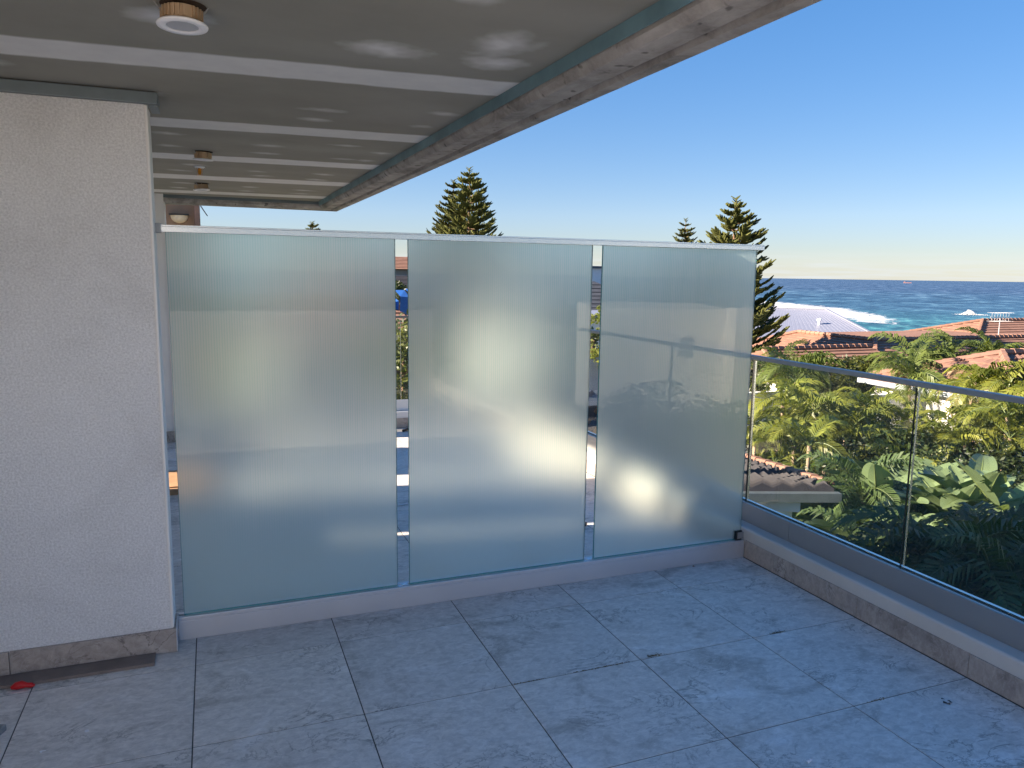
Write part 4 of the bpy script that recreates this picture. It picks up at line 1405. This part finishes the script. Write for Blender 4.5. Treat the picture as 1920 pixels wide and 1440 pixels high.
def palm(name, label, cat, crown, kind_, nfr, L, group=None, clump=1, spread=.8, upright=0, trunk=True, zb=None):
    z0 = gz(crown.x, crown.y) if zb is None else zb
    r = random.Random(int(abs(crown.x * 97 + crown.y * 131 + crown.z * 17)))
    t = empty(name, (crown.x, crown.y, z0), label, cat, group)
    for c in range(clump):
        if clump == 1: off = Vector((0, 0, 0))
        else:
            a = 2 * pi * (c + r.random()) / clump
            off = Vector((cos(a), sin(a), 0)) * spread * r.uniform(.25, 1)
        top = Vector((crown.x, crown.y, crown.z)) + off + Vector((0, 0, r.uniform(-.9, .1) if clump > 1 else 0))
        if trunk:
            mb = MB()
            b0 = Vector((crown.x + off.x * .5, crown.y + off.y * .5, z0 - .3))
            mb.tube([b0, b0.lerp(top, .5) + Vector((.05, 0, 0)), top - Vector((0, 0, .35)), top], [.10 * max(1, L / 2.2) if clump == 1 else .045, .08 if clump == 1 else .04, .075 if clump == 1 else .035, .04], 8)
            mb.build('trunk', 'palm_bark', t, smooth=True)
        nf = nfr if clump == 1 else max(5, nfr // clump)
        for k in range(nf):
            me = r.choice(FR[kind_])
            o = bpy.data.objects.new('frond', me); col.objects.link(o); o.parent = t
            o.location = top - t.location
            az = k * 2.399 + r.uniform(-.2, .2)
            el = r.uniform(-.35, .45) - (.25 if k % 3 == 0 else 0) + upright
            s_ = L / 2.0 * r.uniform(.8, 1.12)
            o.rotation_euler = (r.uniform(-.35, .35), -el, az)
            o.scale = (s_, s_, s_)
    return t


def leafcloud(name, label, cat, c, rx, ry, rz_, n, size, m, trunk=True, group=None, clumps=26, kind=None, z0=None):
    r = random.Random(int(abs(c.x * 53 + c.y * 31 + c.z * 7)) + n)
    z0 = gz(c.x, c.y) if z0 is None else z0
    t = empty(name, (c.x, c.y, z0), label, cat, group)
    cl = []
    for _ in range(clumps):
        while True:
            p = Vector((r.uniform(-1, 1), r.uniform(-1, 1), r.uniform(-1, 1)))
            if .35 < p.length < 1: break
        cl.append((Vector((c.x + p.x * rx, c.y + p.y * ry, c.z + p.z * rz_)), r.uniform(.20, .42)))
    mb = MB()
    for _ in range(n):
        cc, rr = r.choice(cl)
        d = Vector((r.gauss(0, 1), r.gauss(0, 1), r.gauss(0, 1))).normalized()
        p = cc + Vector((d.x * rr * rx, d.y * rr * ry, d.z * rr * rz_)) * r.uniform(.6, 1.05)
        a = Vector((r.gauss(0, 1), r.gauss(0, 1), r.gauss(0, .6))).normalized()
        b = a.cross((d + Vector((r.gauss(0, .5), r.gauss(0, .5), r.gauss(0, .5)))).normalized())
        if b.length < .1: continue
        b.normalize(); s_ = size * r.uniform(.6, 1.3)
        mb.quad(p - a * s_, p - b * s_ * .45, p + a * s_, p + b * s_ * .45)
    mb.build('foliage', m, t)
    if trunk:
        mb = MB()
        b0 = Vector((c.x, c.y, z0 - .3))
        mb.tube([b0, Vector((c.x, c.y, c.z - rz_ * .3))], [.09 * max(1, rx), .05 * max(1, rx)], 7)
        for q, rr in cl[:7]:
            mb.tube([Vector((c.x, c.y, c.z - rz_ * .6)), (Vector((c.x, c.y, c.z)) + q) / 2, q], [.04, .025, .012], 5)
        mb.build('trunk', 'bark', t)
    return t


def paddle_mesh(name, L, Wd, seed, m='banana', tears=9, arch=.8, m2='rib'):
    """one strelitzia leaf: stalk then torn paddle blade, growing up from the origin and leaning to +x"""
    r = random.Random(seed)
    mb = MB()
    S = L * r.uniform(.75, 1.05)          # stalk
    p = Vector((0, 0, 0)); a = pi / 2 - .10
    pts = [p.copy()]
    for k in range(6):
        p = p + Vector((cos(a), 0, sin(a))) * S / 6; a -= .05 + .02 * k; pts.append(p.copy())
    seg = 16
    bl = [p.copy()]; dirs = []
    for k in range(seg):
        dirs.append(Vector((cos(a), 0, sin(a))))
        p = p + dirs[-1] * L / seg; a -= arch / seg * (1 + k / seg); bl.append(p.copy())
    dirs.append(dirs[-1])
    mb.tube(pts + bl[1:], [.035] * 6 + [.028] + [.022 * (1 - k / seg) + .003 for k in range(seg)], 5, 1)
    cup = r.uniform(.12, .4)
    for s_ in (-1, 1):
        cuts = set(r.sample(range(2, seg * 2 - 2), tears))
        prev = None
        off = 0
        for k in range(seg * 2 + 1):
            t = k / (seg * 2)
            f = t * seg; i = min(seg - 1, int(f)); u = f - i
            c = bl[i].lerp(bl[i + 1], u); d = dirs[i]
            w = Wd * (sin(pi * min(1, t ** .72)) ** .55) * (1 if t < .97 else .5)
            up = Vector((0, 1, 0)).cross(d); up = up if up.z > 0 or abs(d.z) > .9 else -up
            up = Vector((-d.z, 0, d.x))
            if k in cuts: off = r.uniform(-.30, .18)
            e_ = c + Vector((0, s_, 0)) * w * cos(cup + off) + up * w * sin(cup + off) + d * w * .12 + Vector((0, 0, 1)) * 0
            m_ = c + Vector((0, s_, 0)) * w * .5 * cos(cup * .8 + off * .4) + up * w * .5 * sin(cup * .8 + off * .4) + d * w * .05
            if prev is not None:
                pc, pm, pe, = prev
                if k in cuts:
                    g_ = .35
                    pe2 = pe.lerp(e_, .55); mb.quad(pc, c, m_.lerp(pm, .0), pm); mb.tri(pm, m_.lerp(pm, .4), pe2)
                else:
                    mb.quad(pc, c, m_, pm); mb.quad(pm, m_, e_, pe)
            prev = (c, m_, e_)
    me = bpy.data.meshes.new(name)
    me.from_pydata([tuple(v) for v in mb.v], [], mb.f)
    me.materials.append(MT[m]); me.materials.append(MT[m2])
    me.polygons.foreach_set('material_index', mb.mi)
    me.polygons.foreach_set('use_smooth', [True] * len(me.polygons))
    me.update()
    return me


PM = [paddle_mesh('paddle_leaf', 1.25, .27, k, tears=3 + (k * 5) % 9, arch=.15 + .13 * k) for k in range(7)]


def strelitzia(label, x, y, ztop, n, face, s=1.0, group='giant paddle leaved plants below the balustrade'):
    z0 = gz(x, y)
    t = empty('paddle_leaf_plant', (x, y, z0), label, 'paddle plant', group)
    r = random.Random(int(abs(x * 71 + y * 37)))
    hb = ztop - 2.15 * s
    mb = MB(); mb.tube([(x, y, z0 - .3), (x + .1, y, (z0 + hb) / 2), (x, y, hb + .15)], [.13, .10, .12], 8); mb.build('stem', 'palm_bark', t)
    for k in range(n):
        o = bpy.data.objects.new('leaf', PM[k % 7 if k < 7 else r.randrange(7)]); col.objects.link(o); o.parent = t
        side = 1 if k % 2 else -1
        lean = (k // 2) / (n / 2) * .85 + r.uniform(-.08, .12)
        o.location = Vector((x + r.uniform(-.08, .08), y + r.uniform(-.08, .08), hb - .25 * (k / n) * s)) - t.location
        az = face + (0 if side > 0 else pi) + r.uniform(-.35, .35)
        R1 = Matrix.Rotation(az, 4, 'Z') @ Matrix.Rotation(lean, 4, 'Y') @ Matrix.Rotation(r.uniform(-.9, .9), 4, 'Z')
        o.rotation_euler = R1.to_euler()
        sc_ = s * r.uniform(.78, 1.08)
        o.scale = (sc_, sc_, sc_)
    return t


# --- Norfolk pines
def pine(label, base, top_z, rad_, whorls, seed, z_from=None, thick=1.0):
    t = empty('norfolk_pine', (base.x, base.y, base.z), label, 'pine tree')
    r = random.Random(seed)
    H_ = top_z - base.z
    mb = MB()
    n = 8
    mb.tube([Vector((base.x, base.y, base.z - .5 + (H_ + .5) * k / n)) for k in range(n + 1)], [rad_ * .075 * (1 - .93 * k / n) for k in range(n + 1)], 8)
    mb.build('trunk', 'bark', t, smooth=True)
    mb = MB()
    for w in range(whorls):
        f = (w + 1) / whorls                     # 0 top 1 bottom
        z = top_z - H_ * .93 * f ** .92 + r.uniform(-.05, .05)
        if z_from is not None and z < z_from: break
        L = rad_ * (f ** .62) * 1.0 + .12
        nb_ = 5 + (w % 3) + (1 if f > .3 else 0)
        a0 = r.random() * 6
        for b in range(nb_):
            az = a0 + 2 * pi * b / nb_ + r.uniform(-.2, .2)
            Lb = L * r.uniform(.78, 1.08)
            if r.random() < .06: Lb *= .55
            d = Vector((cos(az), sin(az), 0)); sd_ = Vector((-sin(az), cos(az), 0))
            rise = r.uniform(.12, .34) * (1 - f * .5) + .04
            P = []
            for k in range(7):
                u = k / 6
                P.append(Vector((base.x, base.y, z)) + d * Lb * u + Vector((0, 0, Lb * (rise * u - .18 * sin(pi * u) * f + .16 * u * u * u))))
            mb.tube(P, [.03 * rad_ * (1 - u_ / 7) * .5 + .008 for u_ in range(7)], 4, 1, False)
            ns_ = max(4, int(7 + Lb * 3.6))
            for i in range(ns_):
                u = .22 + .78 * (i + .5) / ns_
                kf = u * 6; k = min(5, int(kf)); p = P[k].lerp(P[k + 1], kf - k)
                for s_ in (-1, 1):
                    l_ = (.30 + .30 * (1 - u)) * min(1.0, Lb * .7) * r.uniform(.8, 1.25) * max(.7, rad_ / 3)
                    dr = (d * .75 + sd_ * s_ * r.uniform(.5, 1.0) + Vector((0, 0, r.uniform(.25, .75)))).normalized()
                    q = p + dr * l_
                    rr = .085 * thick * max(.8, rad_ / 3.2) * r.uniform(.8, 1.2)
                    mb.tube([p, p.lerp(q, .55) + Vector((0, 0, -.02)), q + Vector((0, 0, .06 * l_))], [rr * .6, rr, rr * .35], 4, 0)
            mb.tube([P[5], P[6] + (P[6] - P[5]) * .35], [.05 * max(.8, rad_ / 3.2), .02], 4, 0)
    # leader tuft
    for k in range(9):
        a = k * 2.4; p = Vector((base.x, base.y, top_z - .05 * k))
        mb.tube([p, p + Vector((cos(a) * .22, sin(a) * .22, .14)) * max(1, rad_ / 3)], [.045, .02], 4, 0)
    mb.build('crown', None, t, mats=[MT['pine'], MT['bark']])
    return t


def pbase(px, d, z=None):
    q = W(px, 523, d); return Vector((q.x, q.y, gz(q.x, q.y)))


def toppx(px, py, d): return W(px, py, d).z


pine('tall Norfolk pine above the middle glass panel, its tip highest of all', pbase(879, 72), toppx(879, 320, 72), 4.9, 30, 1, thick=.55)
pine('Norfolk pine standing just left of the tallest one, overlapping it', pbase(850, 78), toppx(850, 342, 78), 4.6, 28, 2, thick=.55)
pine('dense Norfolk pine behind the right end of the screen rail', pbase(1372, 44), toppx(1369, 374, 44), 4.0, 31, 3, thick=.62)
pine('small Norfolk pine tip left of the pine at the end of the screen', pbase(1281, 92), toppx(1281, 412, 92), 4.2, 27, 4, thick=.55)
pine('distant little pine tip peeping over the rail of the left panel', pbase(588, 88), toppx(588, 418, 88), 4.2, 25, 5, thick=.55)

# --- palms, back row
q = W
KG = 'kentia palms in front of the terracotta roofs'
palm('kentia_palm', 'palm with drooping fronds in front of the dark roof, left of its neighbour', 'palm', q(1712, 682, 27), 'kentia', 15, 1.9, KG)
palm('kentia_palm', 'palm standing right of centre in front of the long dark roof', 'palm', q(1778, 676, 28), 'kentia', 13, 1.8, KG)
palm('kentia_palm', 'palm whose crown stands below the aerial', 'palm', q(1862, 676, 27), 'kentia', 15, 1.8, KG)
palm('kentia_palm', 'palm low in front of the gap between the two roofs', 'palm', q(1706, 712, 25), 'kentia', 13, 1.7, KG)
palm('kentia_palm', 'palm at the right picture edge above the handrail', 'palm', q(1925, 680, 27), 'kentia', 14, 1.8, KG)
palm('slender_palm', 'small slender palm beside the pine, just above the handrail', 'palm', q(1478, 690, 27), 'kentia', 10, 1.7)
palm('slender_palm', 'small palm behind the first glass pane near the screen', 'palm', q(1492, 716, 23), 'kentia', 12, 1.6)
GG = 'golden cane palms'
gp = [
    (1850, 735, 19, 26, 1.5, 'large golden palm clump right of the garage roof'),
    (1915, 730, 18, 24, 1.5, 'golden palm clump at the right edge above the handrail'),
    (1880, 775, 17, 26, 1.4, 'golden palm clump below the handrail near the right edge'),
    (1475, 770, 17, 24, 1.35, 'bright palm clump right beside the screen, behind the first pane'),
    (1530, 755, 18, 26, 1.35, 'bright palm clump in the middle of the first pane'),
    (1590, 750, 18, 24, 1.35, 'bright palm clump right of the middle of the first pane'),
    (1650, 752, 19, 22, 1.2, 'palm clump with a pale spear in front of the garden wall'),
    (1560, 795, 16.5, 24, 1.3, 'palm clump in the centre of the first pane, half in shade'),
    (1640, 800, 16.5, 22, 1.3, 'palm clump just left of the pane joint, half in shade'),
    (1460, 815, 15.5, 18, 1.2, 'palm clump low beside the screen, over the carport'),
    (1740, 828, 17, 24, 1.2, 'palm clump right of the pane joint under the garage'),
    (1820, 805, 16.8, 22, 1.2, 'palm clump behind the paddle leaved plants'),
    (1910, 805, 16.2, 22, 1.25, 'palm clump behind the paddle leaved plants at the right edge'),
]
for px, py, d, nf, L, lab in gp:
    palm('golden_cane_palm', lab, 'palm', q(px, py, d), 'golden', nf, L, GG, clump=4, spread=.9, upright=.12)
DG = 'shaded palms low in the garden'
dp = [
    (1620, 935, 11.5, 18, 1.1, 'shaded palm right of the carport gutter end'),
    (1625, 1050, 9.5, 14, 1.1, 'dark palm low in the first pane'),
    (1775, 1075, 8.6, 18, 1.35, 'dark palm low in the middle of the second pane'),
    (1850, 1110, 8.2, 18, 1.35, 'dark palm at the foot of the second pane'),
    (1910, 1050, 9.0, 18, 1.3, 'dark palm at the right edge below the paddle leaves'),
]
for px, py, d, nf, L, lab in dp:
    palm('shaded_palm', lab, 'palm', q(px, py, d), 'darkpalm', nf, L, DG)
palm('pink_flowering_palm', 'pinkish dry frond clump left of the large golden palm', 'palm', q(1812, 712, 20.5), 'pink', 16, .95, clump=2, spread=.5)

# --- trees and bushes
leafcloud('round_tree', 'dense dark green round tree in front of the sunlit roof', 'tree', q(1578, 702, 30), 2.4, 2.0, .85, 9000, .085, 'bush', clumps=60)
leafcloud('round_tree', 'lower dark green tree touching the handrail left of the palm', 'tree', q(1648, 702, 29), 1.6, 1.5, .65, 5000, .08, 'bush', clumps=40)
leafcloud('frangipani_tree', 'sparse bushy tree in front of the garage below the golden palms', 'tree', q(1880, 792, 19.5), 1.0, 1.0, .6, 2000, .09, 'golden', clumps=34)
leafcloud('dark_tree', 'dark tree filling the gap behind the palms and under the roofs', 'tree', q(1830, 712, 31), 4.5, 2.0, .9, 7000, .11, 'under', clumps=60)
leafcloud('dark_tree', 'dark hedge like tree behind the pine foot at the screen edge', 'tree', q(1440, 705, 36), 2.2, 1.6, .8, 4500, .10, 'bush', clumps=40)
leafcloud('small_tree', 'small leafy tree in the right slot in front of a white wall', 'tree', q(1116, 635, 20), .9, .9, .8, 1500, .07, 'bush', clumps=24)
leafcloud('yellow_bush', 'yellow green bush below the small tree in the right slot', 'bush', q(1120, 672, 18), .7, .7, .35, 700, .06, 'golden', False, clumps=12)
leafcloud('vine_bush', 'leafy green bush seen through the left slot behind the far glass', 'bush', q(757, 700, 13), .8, .7, .9, 2600, .06, 'bush', False, clumps=30)
leafcloud('dark_tree', 'dark tree above the bush in the left slot', 'tree', q(757, 640, 19), 1.6, 1.3, .7, 2600, .07, 'under', clumps=30)
leafcloud('hill_tree', 'dark tree on the hillside under the pale blue house in the left slot', 'tree', q(752, 548, 52), 1.6, 1.4, .7, 1500, .12, 'under', False, clumps=24)
leafcloud('yellow_bush', 'palm like yellow bush above the rail in the right slot', 'bush', q(1114, 607, 27), 1.0, 1.0, .6, 900, .08, 'golden', False, clumps=14)
ub = [(1440, 800, 18.5, 2.4, 1.0), (1520, 815, 17.5, 2.0, 1.0), (1600, 880, 14.2, 1.5, 1.2), (1660, 840, 15.5, 1.6, 1.2), (1760, 850, 15.5, 2.0, 1.2), (1860, 850, 15.5, 2.2, 1.3), (1940, 850, 15.5, 1.5, 1.3),
      (1500, 790, 17.5, 2.6, 1.0), (1620, 800, 17, 2.6, 1.0), (1730, 800, 17, 2.2, .9), (1880, 830, 16, 3.0, 1.2),
      (1610, 1060, 9.2, 1.6, 1.3), (1720, 1080, 8.6, 1.6, 1.4), (1820, 1120, 8.0, 1.6, 1.5), (1920, 1130, 7.6, 1.6, 1.5), (1600, 1010, 10.8, 1.0, .7)]
labs = ['beside the screen above the carport', 'behind the carport ridge', 'right of the carport roof', 'behind the leftmost paddle plant', 'behind the paddle plants at the pane joint', 'behind the right paddle plants', 'at the right edge behind the paddle plants',
        'under the bright palms near the screen', 'under the bright palms left of the joint', 'at the foot of the garage wall', 'at the foot of the large golden palms',
        'low in the first pane beside the carport post', 'low at the pane joint', 'low in the middle of the second pane', 'in the lower right corner beyond the glass', 'under the end of the carport gutter']
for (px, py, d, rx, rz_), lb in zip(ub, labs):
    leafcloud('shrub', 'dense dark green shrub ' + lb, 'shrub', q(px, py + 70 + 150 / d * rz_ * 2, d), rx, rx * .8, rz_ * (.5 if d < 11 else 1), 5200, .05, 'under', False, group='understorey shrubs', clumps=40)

# --- paddle leaved plants close to the balustrade
st = [
    (1655, 832, 11.6, 18, .5, .84, 'tall paddle leaved plant left of the pane joint'),
    (1690, 820, 12.2, 16, .2, .84, 'paddle leaved plant just left of the pane joint, slightly taller'),
    (1738, 826, 11.8, 18, .9, .84, 'paddle leaved plant standing just right of the pane joint'),
    (1800, 840, 11.2, 18, .4, .84, 'paddle leaved plant in the middle of the second pane'),
    (1850, 832, 11.4, 18, .7, .84, 'paddle leaved plant right of the middle of the second pane'),
    (1905, 842, 10.8, 18, .3, .84, 'paddle leaved plant at the right edge of the second pane'),
    (1600, 925, 10.6, 14, .3, .72, 'lower paddle leaved plant leaning left towards the carport'),
    (1680, 935, 10.2, 16, .1, .76, 'lower half shaded paddle leaved plant left of the pane joint'),
    (1770, 940, 9.8, 16, .9, .76, 'lower shaded paddle leaved plant right of the pane joint'),
    (1870, 945, 9.4, 16, .5, .76, 'lower shaded paddle leaved plant near the right edge'),
]
for px, py, d, n, face, s_, lab in st:
    p = q(px, py, d)
    strelitzia(lab, p.x, p.y, p.z, n + 6, face, s_)

# plants in front of the mirrored neighbour building
for px, py, d, lab in ((1140, 800, 20, 'left'), (1240, 810, 20, 'middle'), (1340, 830, 20, 'right')):
    leafcloud('garden_shrub', 'dense garden shrub behind the photographer, ' + lab + ' one below the white building', 'shrub', refl(px, py, d), 2.4, 2.0, 1.2, 3000, .09, 'under', False)

# lawn patch by the carport
q1 = W(1445, 860, 17.5)
mb = MB()
for i in range(14):
    for j in range(14):
        x, y = q1.x - 4 + i * .6, q1.y - 3 + j * .6
        mb.quad(*[(a, b, gz(a, b) + .05) for a, b in ((x, y), (x + .6, y), (x + .6, y + .6), (x, y + .6))])
tag(mb.build('lawn', 'lawn'), 'shaded lawn beyond the carport roof', kind='structure')
